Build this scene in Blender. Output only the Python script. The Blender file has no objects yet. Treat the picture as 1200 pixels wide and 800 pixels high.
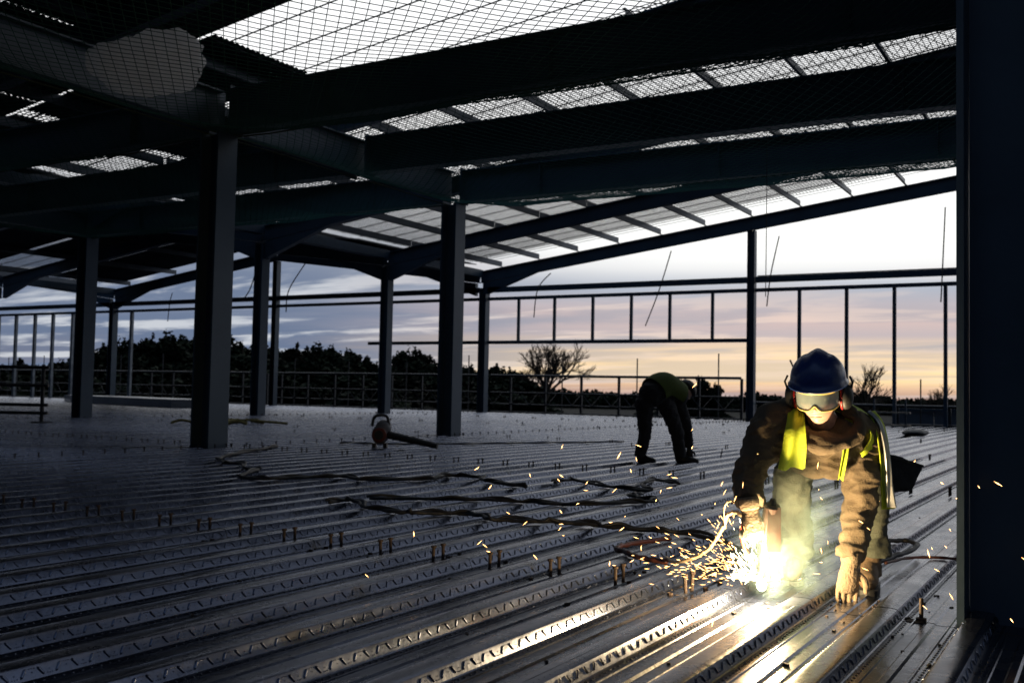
import bpy, bmesh, math, random
import numpy as np
from mathutils import Vector, Matrix, noise as mnoise

random.seed(7)
rng = np.random.default_rng(7)
scene = bpy.context.scene
COL = scene.collection
R = math.radians

# ------------------------------------------------------------------ camera
cam_d = bpy.data.cameras.new('camera')
cam = bpy.data.objects.new('camera', cam_d)
COL.objects.link(cam)
AZ, PITCH, ROLL, EYE = R(30.5), math.atan(58 / 1200), 0.02, 0.86
fw = Vector((math.cos(AZ) * math.cos(PITCH), math.sin(AZ) * math.cos(PITCH), math.sin(PITCH)))
r0 = Vector((math.sin(AZ), -math.cos(AZ), 0))
u0 = r0.cross(fw)
rt = r0 * math.cos(ROLL) + u0 * math.sin(ROLL)
up = -r0 * math.sin(ROLL) + u0 * math.cos(ROLL)
m = Matrix((rt, up, -fw)).transposed().to_4x4()
m.translation = (0, 0, EYE)
cam.matrix_world = m
cam_d.sensor_width = 36
cam_d.lens = 36
cam_d.clip_start = 0.05
cam_d.clip_end = 6000
cam_d.dof.use_dof = True
cam_d.dof.focus_distance = 4.6
cam_d.dof.aperture_fstop = 5.0
scene.camera = cam

# ------------------------------------------------------------------ world: dusk sky
W = bpy.data.worlds.new('World')
scene.world = W
W.use_nodes = True
nt = W.node_tree
nt.nodes.clear()
def N(t, **kw):
    n = nt.nodes.new(t)
    for k, v in kw.items():
        setattr(n, k, v)
    return n
def L(a, b):
    nt.links.new(a, b)
def math_n(op, a, b=None, c=None, clamp=False):
    n = N('ShaderNodeMath', operation=op, use_clamp=clamp)
    for i, x in enumerate((a, b, c)):
        if x is None:
            continue
        if isinstance(x, (int, float)):
            n.inputs[i].default_value = x
        else:
            L(x, n.inputs[i])
    return n.outputs[0]
def maprange(x, a, b, c, d, smooth=True):
    n = N('ShaderNodeMapRange')
    n.interpolation_type = 'SMOOTHSTEP' if smooth else 'LINEAR'
    L(x, n.inputs[0])
    for i, v in enumerate((a, b, c, d)):
        n.inputs[i + 1].default_value = v
    return n.outputs[0]
def ramp(x, stops):
    n = N('ShaderNodeValToRGB')
    cr = n.color_ramp
    while len(cr.elements) < len(stops):
        cr.elements.new(0.5)
    for el, (p, c) in zip(cr.elements, stops):
        el.position = p
        el.color = (*c, 1)
    L(x, n.inputs[0])
    return n.outputs[0]
def mix(f, a, b):
    n = N('ShaderNodeMix', data_type='RGBA')
    if isinstance(f, (int, float)):
        n.inputs[0].default_value = f
    else:
        L(f, n.inputs[0])
    for s, x in ((n.inputs[6], a), (n.inputs[7], b)):
        if isinstance(x, tuple):
            s.default_value = (*x, 1)
        else:
            L(x, s)
    return n.outputs[2]
tc = N('ShaderNodeTexCoord')
sep = N('ShaderNodeSeparateXYZ')
L(tc.outputs['Generated'], sep.inputs[0])
ex, ey, ez = sep.outputs
SUN_AZ = R(10)
c_sun = math_n('ADD', math_n('MULTIPLY', ex, math.cos(SUN_AZ)), math_n('MULTIPLY', ey, math.sin(SUN_AZ)))
near_sun = maprange(c_sun, 0.83, 0.995, 0.0, 1.0)          # 1 toward the sunset, 0 away
e_s = math_n('MULTIPLY', ez, 2.0, clamp=True)             # ramp 0..0.5 of sin(elevation)
warm = ramp(e_s, [(0.0, (.52, .33, .27)), (.018, (.85, .56, .36)), (.034, (1.15, .84, .44)), (.080, (1.10, .80, .47)),
                  (.115, (.58, .50, .51)), (.150, (.74, .56, .52)), (.20, (.48, .53, .62)), (.24, (.98, .98, .97)), (.28, (1.15, 1.15, 1.12)), (.8, (1.2, 1.22, 1.25)), (1, (1.0, 1.06, 1.15))])
cool = ramp(e_s, [(0.0, (.20, .21, .27)), (.06, (.17, .20, .29)), (.13, (.20, .24, .34)), (.22, (.34, .38, .47)), (.34, (.72, .74, .78)), (.48, (1.1, 1.1, 1.1)), (.8, (1.2, 1.22, 1.25)), (1, (1.0, 1.06, 1.15))])
base = mix(near_sun, cool, warm)
# cloud layers, flattened toward the horizon as real stratus is
den = math_n('ADD', math_n('MAXIMUM', ez, 0.0), 0.055)
comb = N('ShaderNodeCombineXYZ')
L(math_n('DIVIDE', ex, den), comb.inputs[0])
L(math_n('DIVIDE', ey, den), comb.inputs[1])
def cloud(scale, detail, rough, off):
    mp = N('ShaderNodeMapping')
    mp.inputs['Location'].default_value = off
    mp.inputs['Rotation'].default_value = (0, 0, R(-24))
    mp.inputs['Scale'].default_value = (1.0, 0.42, 1)
    L(comb.outputs[0], mp.inputs[0])
    n = N('ShaderNodeTexNoise')
    n.inputs['Scale'].default_value = scale
    n.inputs['Detail'].default_value = detail
    n.inputs['Roughness'].default_value = rough
    n.inputs['Distortion'].default_value = .35
    L(mp.outputs[0], n.inputs['Vector'])
    return n.outputs['Fac']
c1 = cloud(.42, 7, .58, (3.1, 1.7, 0))
c2 = cloud(1.15, 6, .6, (7.7, 4.2, 2))
low = maprange(math_n('ADD', ez, math_n('MULTIPLY', near_sun, .05)), 0.085, 0.19, 1.0, 0.0)
clear = math_n('SUBTRACT', 1.0, math_n('MULTIPLY', math_n('MULTIPLY', near_sun, .5), maprange(ez, .030, .060, 1.0, 0.0)))
low = math_n('MULTIPLY', low, clear)
dark_mask = math_n('MULTIPLY', maprange(c1, .43, .56, 0, 1), low)
dark_col = mix(near_sun, (.14, .19, .30), (.38, .40, .47))
skyc = mix(math_n('MULTIPLY', dark_mask, .85), base, dark_col)
lit_mask = math_n('MULTIPLY', maprange(c2, .49, .62, 0, 1), low)
lit_col = mix(near_sun, (.88, .90, .92), (1.02, .80, .66))
skyc = mix(math_n('MULTIPLY', lit_mask, .6), skyc, lit_col)
# the eastern half of a dusk sky is dimmer
bright = math_n('MAXIMUM', maprange(c_sun, -0.35, 0.78, .045, 1.0), maprange(ez, .15, .95, 0.0, .36))
cool_t = maprange(c_sun, -0.5, 0.75, 1.0, 0.0)
mm_ = N('ShaderNodeMix', data_type='RGBA', blend_type='MULTIPLY')
L(cool_t, mm_.inputs[0]); L(skyc, mm_.inputs[6]); mm_.inputs[7].default_value = (.55, .78, 1.15, 1)
skyc = mm_.outputs[2]
horizon = maprange(ez, -0.012, 0.0, 0.0, 1.0)
bg = N('ShaderNodeBackground')
L(skyc, bg.inputs['Color'])
L(math_n('MULTIPLY', math_n('MULTIPLY', bright, horizon), 1.0), bg.inputs['Strength'])
L(bg.outputs[0], N('ShaderNodeOutputWorld').inputs[0])

vs = scene.view_settings
vs.view_transform = 'Standard'
vs.look = 'None'
vs.exposure = 0.0
vs.gamma = 1.0
vs.use_curve_mapping = False
scene.cycles.use_denoising = True
scene.cycles.max_bounces = 6
scene.cycles.volume_bounces = 1
scene.cycles.sample_clamp_indirect = 4.0
scene.cycles.volume_step_rate = 1.0

# ------------------------------------------------------------------ materials
MATS = {}
def mat(name, color, rough=.6, metal=0., color2=None, nscale=6., detail=5., bump=0., bscale=40., spots=None, rough2=None, spec=.5, **kw):
    M = bpy.data.materials.new(name)
    M.use_nodes = True
    t = M.node_tree
    b = t.nodes['Principled BSDF']
    b.inputs['Roughness'].default_value = rough
    b.inputs['Metallic'].default_value = metal
    b.inputs['Specular IOR Level'].default_value = spec
    geo = t.nodes.new('ShaderNodeNewGeometry')
    if kw.get('objspace'):
        tcn = t.nodes.new('ShaderNodeTexCoord')
        pos = tcn.outputs['Object']
    else:
        pos = geo.outputs['Position']
    nz = t.nodes.new('ShaderNodeTexNoise')
    nz.inputs['Scale'].default_value = nscale
    nz.inputs['Detail'].default_value = detail
    nz.inputs['Roughness'].default_value = .62
    t.links.new(pos, nz.inputs['Vector'])
    cr = t.nodes.new('ShaderNodeValToRGB')
    cr.color_ramp.elements[0].position = .32
    cr.color_ramp.elements[1].position = .68
    cr.color_ramp.elements[0].color = (*color, 1)
    cr.color_ramp.elements[1].color = (*(color2 or tuple(c * 1.25 for c in color)), 1)
    t.links.new(nz.outputs['Fac'], cr.inputs[0])
    out = cr.outputs[0]
    if spots:
        sc, thr, scol, amt = spots
        n2 = t.nodes.new('ShaderNodeTexNoise')
        n2.inputs['Scale'].default_value = sc
        n2.inputs['Detail'].default_value = 8
        n2.inputs['Roughness'].default_value = .7
        t.links.new(pos, n2.inputs['Vector'])
        mr = t.nodes.new('ShaderNodeMapRange')
        mr.inputs[1].default_value = thr
        mr.inputs[2].default_value = thr + .1
        mr.inputs[4].default_value = amt
        t.links.new(n2.outputs['Fac'], mr.inputs[0])
        mx = t.nodes.new('ShaderNodeMix')
        mx.data_type = 'RGBA'
        t.links.new(mr.outputs[0], mx.inputs[0])
        t.links.new(out, mx.inputs[6])
        mx.inputs[7].default_value = (*scol, 1)
        out = mx.outputs[2]
        if metal > .3:
            mm = t.nodes.new('ShaderNodeMapRange')
            mm.inputs[3].default_value = metal
            mm.inputs[4].default_value = .1
            t.links.new(mr.outputs[0], mm.inputs[0])
            t.links.new(mm.outputs[0], b.inputs['Metallic'])
    t.links.new(out, b.inputs['Base Color'])
    if rough2 is not None:
        rr = t.nodes.new('ShaderNodeMapRange')
        rr.inputs[1].default_value = .3
        rr.inputs[2].default_value = .7
        rr.inputs[3].default_value = rough
        rr.inputs[4].default_value = rough2
        t.links.new(nz.outputs['Fac'], rr.inputs[0])
        t.links.new(rr.outputs[0], b.inputs['Roughness'])
    if bump:
        n3 = t.nodes.new('ShaderNodeTexNoise')
        n3.inputs['Scale'].default_value = bscale
        n3.inputs['Detail'].default_value = 4
        t.links.new(pos, n3.inputs['Vector'])
        bp = t.nodes.new('ShaderNodeBump')
        bp.inputs['Strength'].default_value = bump
        bp.inputs['Distance'].default_value = .02
        t.links.new(n3.outputs['Fac'], bp.inputs['Height'])
        t.links.new(bp.outputs[0], b.inputs['Normal'])
    MATS[name] = M
    return M
def emit(name, color, strength):
    M = bpy.data.materials.new(name)
    M.use_nodes = True
    t = M.node_tree
    t.nodes.clear()
    e = t.nodes.new('ShaderNodeEmission')
    e.inputs[0].default_value = (*color, 1)
    e.inputs[1].default_value = strength
    t.links.new(e.outputs[0], t.nodes.new('ShaderNodeOutputMaterial').inputs[0])
    MATS[name] = M
    return M

mat('galv', (.050, .061, .096), .20, .92, (.088, .104, .150), nscale=3.5, detail=8, bump=.06, bscale=26, spots=(2.6, .60, (.028, .024, .021), .8), rough2=.34)
mat('galv_far', (.12, .13, .15), .4, .85, (.2, .21, .23), nscale=.6)
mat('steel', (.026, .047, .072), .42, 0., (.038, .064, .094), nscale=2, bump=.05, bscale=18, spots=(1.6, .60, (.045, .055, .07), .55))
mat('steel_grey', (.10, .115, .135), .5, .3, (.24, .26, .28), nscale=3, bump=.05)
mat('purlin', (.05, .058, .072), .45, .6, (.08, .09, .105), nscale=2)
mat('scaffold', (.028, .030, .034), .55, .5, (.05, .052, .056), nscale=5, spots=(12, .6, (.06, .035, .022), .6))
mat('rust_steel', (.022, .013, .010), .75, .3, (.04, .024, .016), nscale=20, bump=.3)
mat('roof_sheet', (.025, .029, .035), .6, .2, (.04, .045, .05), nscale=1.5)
mat('net_green', (.030, .085, .075), .95, 0., (.04, .11, .095), nscale=3, spec=.05)
mat('rope_green', (.03, .05, .03), .9, 0., (.05, .07, .04), nscale=30)
mat('wire', (.02, .022, .025), .6, .4)
mat('bag', (.74, .73, .71), .8, 0., (.84, .83, .81), nscale=5, bump=.3, bscale=12)
mat('rubber', (.006, .006, .007), .6, 0., (.011, .010, .010), nscale=15, bump=.2)
mat('rubber_red', (.035, .010, .007), .5, 0., (.06, .016, .01), nscale=12)
mat('hose_red', (.45, .06, .03), .5, 0.)
mat('cable_tan', (.42, .32, .2), .55, 0.)
mat('cable_blue', (.10, .22, .33), .5, 0.)
mat('yellow_scrap', (.10, .08, .012), .8, 0., (.15, .12, .02), nscale=14)
mat('earth', (.012, .011, .009), .95, 0., (.02, .018, .014), nscale=.05, bump=.3, bscale=.6, spec=.05)
mat('foliage', (.010, .014, .009), .9, 0., (.018, .024, .013), nscale=.6, spec=.05)
mat('foliage2', (.013, .013, .009), .9, 0., (.022, .021, .013), nscale=.6, spec=.05)
mat('bark', (.035, .028, .022), .9, 0., (.06, .048, .038), nscale=3, spec=.05)
mat('hoarding', (.10, .12, .16), .7, 0., (.13, .15, .19), nscale=.8, spots=(2, .62, (.08, .09, .11), .6))
mat('timber', (.22, .18, .14), .8, 0., (.32, .27, .21), nscale=5, bump=.2)
# people
mat('hoodie', (.070, .050, .030), .92, 0., (.100, .072, .042), nscale=9, bump=.35, bscale=160, spots=(7, .66, (.05, .035, .024), .5))
mat('trousers', (.036, .042, .030), .92, 0., (.060, .066, .048), nscale=8, bump=.3, bscale=140, spots=(5, .62, (.04, .036, .03), .6))
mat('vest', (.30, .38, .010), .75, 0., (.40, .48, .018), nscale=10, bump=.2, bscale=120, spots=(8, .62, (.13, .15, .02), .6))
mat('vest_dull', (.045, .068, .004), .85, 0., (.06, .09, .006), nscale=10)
mat('vest_silver', (.32, .33, .34), .35, .4, (.42, .43, .44), nscale=20)
mat('skin', (.50, .32, .245), .5, 0., (.58, .39, .30), nscale=30, bump=.06, bscale=220, objspace=True)
mat('lip', (.42, .20, .16), .45, 0.)
mat('helmet', (.010, .026, .110), .30, 0., (.016, .038, .15), nscale=9, spots=(14, .62, (.045, .05, .07), .55), bump=.05, bscale=60)
mat('black', (.010, .010, .011), .55, 0., (.018, .018, .018), nscale=20)
mat('red_plastic', (.42, .02, .02), .4, 0.)
mat('goggle_frame', (.55, .42, .12), .5, 0., (.65, .52, .18), nscale=30)
mat('glove', (.10, .072, .046), .9, 0., (.14, .10, .064), nscale=14, bump=.4, bscale=120, spots=(12, .6, (.07, .05, .035), .7))
mat('boot', (.085, .055, .03), .8, 0., (.13, .085, .05), nscale=14, bump=.3, bscale=80)
mat('dark_cloth', (.013, .014, .018), .9, 0., (.022, .023, .028), nscale=10, bump=.3, bscale=90)
mat('gun_body', (.026, .013, .010), .45, 0., (.04, .020, .014), nscale=20)
mat('blower_white', (.10, .10, .11), .5, 0.)
mat('blower_orange', (.13, .022, .012), .5, 0.)
mat('eye', (.75, .73, .70), .2, 0.)
mat('iris', (.05, .035, .025), .2, 0.)
tb_ = MATS['bag'].node_tree
tl = tb_.nodes.new('ShaderNodeBsdfTranslucent')
tl.inputs[0].default_value = (.95, .95, .96, 1)
ms = tb_.nodes.new('ShaderNodeMixShader')
ms.inputs[0].default_value = .66
tb_.links.new(tb_.nodes['Principled BSDF'].outputs[0], ms.inputs[1])
tb_.links.new(tl.outputs[0], ms.inputs[2])
tb_.links.new(ms.outputs[0], tb_.nodes['Material Output'].inputs[0])
g = mat('lens', (.50, .60, .60), .08, 0., (.40, .50, .50), nscale=20)
g.node_tree.nodes['Principled BSDF'].inputs['Alpha'].default_value = .62
emit('arc', (1, .90, .70), 260)
emit('spark', (1, .50, .16), 12)
emit('spark_hot', (1, .82, .52), 30)

# ------------------------------------------------------------------ mesh helpers
ORIG = {}
class MB:
    def __init__(s):
        s.v = []; s.f = []
    def add(s, vs, fs):
        o = len(s.v)
        s.v += [tuple(float(c) for c in p) for p in vs]
        s.f += [tuple(i + o for i in f) for f in fs]
        return s
    def box(s, c, d, M=None):
        hx, hy, hz = d[0] / 2, d[1] / 2, d[2] / 2
        vs = [Vector((x, y, z)) for x in (-hx, hx) for y in (-hy, hy) for z in (-hz, hz)]
        if M is not None:
            vs = [M @ v for v in vs]
        vs = [v + Vector(c) for v in vs]
        return s.add(vs, [(0, 1, 3, 2), (4, 6, 7, 5), (0, 4, 5, 1), (2, 3, 7, 6), (0, 2, 6, 4), (1, 5, 7, 3)])
    def bar(s, a, b, w, h, upv=(0, 0, 1)):
        a, b = Vector(a), Vector(b)
        d = (b - a).normalized()
        upv = Vector(upv)
        if abs(d.dot(upv)) > .99:
            upv = Vector((1, 0, 0))
        r = d.cross(upv).normalized()
        u = r.cross(d)
        vs = [p + r * (sx * w / 2) + u * (sy * h / 2) for p in (a, b) for sx, sy in ((-1, -1), (1, -1), (1, 1), (-1, 1))]
        return s.add(vs, [(3, 2, 1, 0), (4, 5, 6, 7), (0, 1, 5, 4), (1, 2, 6, 5), (2, 3, 7, 6), (3, 0, 4, 7)])
    def tube(s, pts, rad, n=8, cap=True, ecc=None, hint=None, wob=None):
        """loft of (elliptic) rings along a path; rad a number or list; ecc list of width factors; wob(i, theta)->factor"""
        pts = [Vector(p) for p in pts]
        k = len(pts)
        rad = [rad] * k if isinstance(rad, (int, float)) else list(rad)
        vs = []
        prev = Vector(hint) if hint is not None else None
        for i, p in enumerate(pts):
            t = (pts[min(i + 1, k - 1)] - pts[max(i - 1, 0)])
            t = t.normalized() if t.length > 1e-9 else Vector((0, 0, 1))
            if prev is None:
                prev = Vector((0, 0, 1)) if abs(t.z) < .9 else Vector((1, 0, 0))
            a = prev - t * prev.dot(t)
            if a.length < 1e-6:
                a = t.orthogonal()
            a.normalize()
            b = t.cross(a)
            prev = a
            e = ecc[i] if ecc else 1.
            for j in range(n):
                th = 2 * math.pi * j / n
                w = wob(i, th) if wob else 1.
                vs.append(p + (a * (math.cos(th) * e) + b * math.sin(th)) * rad[i] * w)
        fs = [(i * n + j, i * n + (j + 1) % n, (i + 1) * n + (j + 1) % n, (i + 1) * n + j) for i in range(k - 1) for j in range(n)]
        if cap:
            fs.append(tuple(range(n - 1, -1, -1)))
            fs.append(tuple((k - 1) * n + j for j in range(n)))
        return s.add(vs, fs)
    def ball(s, c, r, seg=16, rings=10, M=None, fn=None):
        r = (r, r, r) if isinstance(r, (int, float)) else r
        c = Vector(c)
        vs = []
        for i in range(rings + 1):
            ph = math.pi * i / rings
            for j in range(seg):
                th = 2 * math.pi * j / seg
                d = Vector((math.sin(ph) * math.cos(th), math.sin(ph) * math.sin(th), math.cos(ph)))
                p = Vector((d.x * r[0], d.y * r[1], d.z * r[2]))
                if fn:
                    p = fn(d, p)
                if M is not None:
                    p = M @ p
                vs.append(c + p)
        fs = [(i * seg + j, (i + 1) * seg + j, (i + 1) * seg + (j + 1) % seg, i * seg + (j + 1) % seg) for i in range(rings) for j in range(seg)]
        return s.add(vs, fs)
    def mesh(s, name, origin=(0, 0, 0), smooth=False):
        me = bpy.data.meshes.new(name)
        o = Vector(origin)
        me.from_pydata([(x - o.x, y - o.y, z - o.z) for x, y, z in s.v], [], s.f)
        me.validate()
        if smooth:
            me.shade_smooth()
        return me
    def build(s, name, material, parent=None, smooth=False, origin=None):
        po = ORIG.get(parent.name, Vector()) if parent is not None else Vector()
        if origin is None:
            origin = po if parent is not None else Vector()
        me = s.mesh(name, origin, smooth)
        return link(name, me, material, parent, origin)
def link(name, me, material, parent=None, origin=(0, 0, 0)):
    if material:
        me.materials.clear()
        me.materials.append(MATS[material])
    o = bpy.data.objects.new(name, me)
    COL.objects.link(o)
    origin = Vector(origin)
    if parent is not None:
        o.parent = parent
        o.location = origin - ORIG.get(parent.name, Vector())
    else:
        o.location = origin
    ORIG[o.name] = origin
    return o
def tag(o, label, cat, group=None):
    o['label'] = label
    o['category'] = cat
    if group:
        o['group'] = group
    return o
def thing(name, label, cat, loc=(0, 0, 0), group=None):
    o = bpy.data.objects.new(name, None)
    COL.objects.link(o)
    o.location = loc
    o.empty_display_size = .2
    ORIG[o.name] = Vector(loc)
    return tag(o, label, cat, group)
def setting(name, loc=(0, 0, 0)):
    o = bpy.data.objects.new(name, None)
    COL.objects.link(o)
    o.location = loc
    ORIG[o.name] = Vector(loc)
    o['kind'] = 'structure'
    return o
def remeshed(mb, voxel, smooth_iter=4, disp=None):
    """fuse overlapping closed pieces into one continuous surface"""
    me = mb.mesh('tmp')
    o = bpy.data.objects.new('tmp', me)
    COL.objects.link(o)
    r = o.modifiers.new('r', 'REMESH')
    r.mode = 'VOXEL'
    r.voxel_size = voxel
    if smooth_iter:
        s = o.modifiers.new('s', 'SMOOTH')
        s.factor = .5
        s.iterations = smooth_iter
    dg = bpy.context.evaluated_depsgraph_get()
    dg.update()
    res = bpy.data.meshes.new_from_object(o.evaluated_get(dg))
    bpy.data.objects.remove(o)
    if disp:
        n = len(res.vertices)
        co = np.empty(n * 3); res.vertices.foreach_get('co', co); co = co.reshape(-1, 3)
        nm = np.empty(n * 3); res.vertices.foreach_get('normal', nm); nm = nm.reshape(-1, 3)
        for i in range(n):
            co[i] += nm[i] * disp(Vector(co[i]))
        res.vertices.foreach_set('co', co.ravel())
        res.update()
    res.shade_smooth()
    return res
def link_re(name, me, material, parent):
    po = ORIG[parent.name]
    me.transform(Matrix.Translation(-po))
    return link(name, me, material, parent, po)
def catmull(pts, n=8):
    pts = [Vector(p) for p in pts]
    out = []
    for i in range(len(pts) - 1):
        p0, p1, p2, p3 = pts[max(i - 1, 0)], pts[i], pts[i + 1], pts[min(i + 2, len(pts) - 1)]
        for k in range(n):
            t = k / n
            out.append(.5 * ((2 * p1) + (p2 - p0) * t + (2 * p0 - 5 * p1 + 4 * p2 - p3) * t * t + (3 * p1 - p0 - 3 * p2 + p3) * t ** 3))
    out.append(pts[-1])
    return out

# ------------------------------------------------------------------ terrain and deck
gm = MB()
gn = 24
xs = np.concatenate([-np.geomspace(2500, 40, gn // 2), np.geomspace(40, 2500, gn // 2)])
gv = [(x, y, -5.5) for x in xs for y in xs]
gf = [(i * gn + j, (i + 1) * gn + j, (i + 1) * gn + j + 1, i * gn + j + 1) for i in range(gn - 1) for j in range(gn - 1)]
gm.add(gv, gf)
go = gm.build('ground', 'earth')
go['kind'] = 'structure'

PITCHV, DEPTH = .348, .048
V_TROUGH = 1.69                                            # a trough centre
deck = setting('steel_deck')
prof_h = [(0.0, -DEPTH + .007), (.012, -DEPTH + .007), (.020, -DEPTH), (.060, -DEPTH), (.064, -DEPTH + .004), (.070, -DEPTH + .004), (.074, -DEPTH), (.108, -DEPTH), (.113, -DEPTH + .003),
          (.1275, -.0095), (.1300, -.0052), (.1345, -.0030), (.1420, -.0015), (.1500, -.0006), (.1600, -.0001), (.174, .0)]
prof = [(-v, z) for v, z in prof_h[::-1]] + prof_h[1:]
def sheet_mesh(u_a, u_b, ribs=3):
    vs, fs = [], []
    pts = []
    for r in range(ribs):
        for i, (v, z) in enumerate(prof):
            if r and i == 0:
                continue
            pts.append((r * PITCHV + v, z))
    n = len(pts)
    us = np.linspace(u_a, u_b, max(2, int((u_b - u_a) / .75)))
    for u in us:
        for v, z in pts:
            vs.append((u, v, z + .0018 * mnoise.noise(Vector((u * .9, v * 3, u_a))) * (1 if z > -.02 else .5)))
    for a in range(len(us) - 1):
        for i in range(n - 1):
            fs.append((a * n + i, (a + 1) * n + i, (a + 1) * n + i + 1, a * n + i + 1))
    me = MB().add(vs, fs).mesh('deck_sheet', smooth=True)
    me.set_sharp_from_angle(angle=R(24))
    return me
def relief_mesh(u_a, u_b, ribs=3, step=.060):
    """pressed chevrons and dimples on the flanks of the ribs, rows of nibs beside the lips"""
    b = MB()
    def bump(c, ax, ay, nn, la, lb, h):
        c = Vector(c)
        q = [c + ax * (sx * la) + ay * (sy * lb) for sx, sy in ((-1, -.35), (-.7, -1), (.7, -1), (1, -.35), (1, .35), (.7, 1), (-.7, 1), (-1, .35))]
        t = [c + nn * h + ax * (sx * la * .62) + ay * (sy * lb * .35) for sx, sy in ((-1, -1), (1, -1), (1, 1), (-1, 1))]
        b.add([*q, *t], [(8, 9, 10, 11), (0, 1, 8), (1, 2, 9, 8), (2, 3, 9), (3, 4, 10, 9), (4, 5, 10), (5, 6, 11, 10), (6, 7, 11), (7, 0, 8, 11)])
    def nib(c, ax, ay, nn, la, h):
        c = Vector(c)
        b.add([c + ax * la, c + ay * la, c - ax * la, c - ay * la, c + nn * h], [(0, 1, 4), (1, 2, 4), (2, 3, 4), (3, 0, 4)])
    U = Vector((1, 0, 0))
    n_st = int((u_b - u_a) / step)
    for r in range(ribs):
        for side in (1, -1):
            v_lo, v_hi = side * .113, side * .1275
            slope = Vector((0, v_hi - v_lo, DEPTH - .007)).normalized()
            nn = U.cross(slope)
            if nn.z < 0:
                nn = -nn
            mid = Vector((0, r * PITCHV + (v_lo + v_hi) / 2, -DEPTH / 2))
            for k in range(n_st):
                u = u_a + (k + .5) * step
                s = 1 if k % 2 else -1
                ax = (slope * .80 + U * (.60 * s)).normalized()
                ay = ax.cross(nn)
                bump(mid + U * u + nn * .0004, ax, ay, nn, .0165, .0046, .0030)
                w = s
                for (du, ds) in ((.5, .012 * w), (.5, .0), (.36, .011 * w), (.64, .011 * w)):
                    nib(mid + U * (u + du * step) + slope * ds + nn * .0003, U, slope, nn, .0024, .0016)
        Z = Vector((0, 0, 1)); V = Vector((0, 1, 0))
        for side in (1, -1):
            for k in range(int((u_b - u_a) / .034)):
                nib(Vector((u_a + k * .034, r * PITCHV + side * .090, -DEPTH)), U * 1.5, V, Z, .0065, .0040)
                if side > 0:
                    nib(Vector((u_a + k * .034, r * PITCHV + .150, -.0006)), U * 1.2, V, Z, .003, .0015)
    return b.mesh('embossing')
U_BREAKS = [(-4.0, 4.47), (4.475, 16.35), (16.355, 28.45), (28.455, 35.0)]
sheet_me = [sheet_mesh(*ub) for ub in U_BREAKS]
relief_me = [relief_mesh(*U_BREAKS[0]), relief_mesh(*U_BREAKS[1])]
for me in sheet_me[:2] + relief_me:
    me.materials.append(MATS['galv'])
for me in sheet_me[2:]:
    me.materials.append(MATS['galv'])
for k in range(-5, 53):
    v0 = V_TROUGH + (3 * k) * PITCHV
    for i, (ua, ub) in enumerate(U_BREAKS):
        o = bpy.data.objects.new('deck_sheet', sheet_me[i])
        COL.objects.link(o)
        o.parent = deck
        o.location = (0, v0, random.uniform(-.0015, .0015))
        if i < 2 and -4 <= k <= (10 if i else 6):
            q = bpy.data.objects.new('embossing', relief_me[i])
            COL.objects.link(q)
            q.parent = o
            q['kind'] = 'stuff'

# headed shear studs welded through the troughs
sb = MB()
sb.tube([(0, 0, -.05), (0, 0, .032)], .0085, 8)
sb.tube([(0, 0, .032), (0, 0, .034), (0, 0, .043), (0, 0, .044)], [.0125, .0145, .0145, .013], 8)
sb.tube([(0, 0, -.05), (0, 0, -.044), (0, 0, -.040)], [.016, .015, .009], 8)
stud_me = sb.mesh('shear_stud', smooth=False)
stud_me.materials.append(MATS['rust_steel'])
studs = []
for k in range(0, 40):                                   # pairs over the beam by the near column
    for du in (-.045, .045):
        studs.append((4.51 + du, V_TROUGH + k * PITCHV))
for u in np.arange(4.8, 34, .30):                         # the line of studs over the spine beams
    studs.append((u, 10.74 + .02 * random.random()))
for ub in (10.45, 16.4, 22.4, 28.5):
    for k in range(-4, 60, 1 if ub < 11 else 3):
        for du in (-.05, .05):
            studs.append((ub + du, V_TROUGH + k * PITCHV))
for u in np.arange(4.8, 34, .30):
    studs.append((u, 21.6 + .02 * random.random()))
for _ in range(45):                                     # offcuts and single studs scattered on the open bay
    studs.append((random.uniform(14, 33), random.uniform(1, 16)))
def seen(p):
    d = Vector((p[0], p[1], .02 - EYE)); k = d.dot(fw)
    if k < .5: return 0
    x, y = d.dot(rt) / k, d.dot(up) / k
    return 1 / k if abs(x) < .51 and abs(y) < .36 else 0
studs = [s for s in studs if seen(s) > 0]
studs.sort(key=lambda s: -seen(s))
def snap(v):
    return V_TROUGH + round((v - V_TROUGH) / PITCHV) * PITCHV
for (u, v) in studs[:290]:
    o = bpy.data.objects.new('shear_stud', stud_me)
    COL.objects.link(o)
    o.parent = deck
    o.location = (u, v if abs(v - 10.75) < .1 else snap(v), 0)
    o.rotation_euler = (random.uniform(-.05, .05), random.uniform(-.05, .05), 0)
rb = MB()
for (u, v) in studs[290:]:
    rb.bar((u, snap(v), -.05), (u, snap(v), .05), .02, .02)
    rb.box((u, snap(v), .047), (.03, .03, .012))
if rb.v:
    q = rb.build('shear_stud', 'rust_steel', deck)
    q['kind'] = 'stuff'

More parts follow.
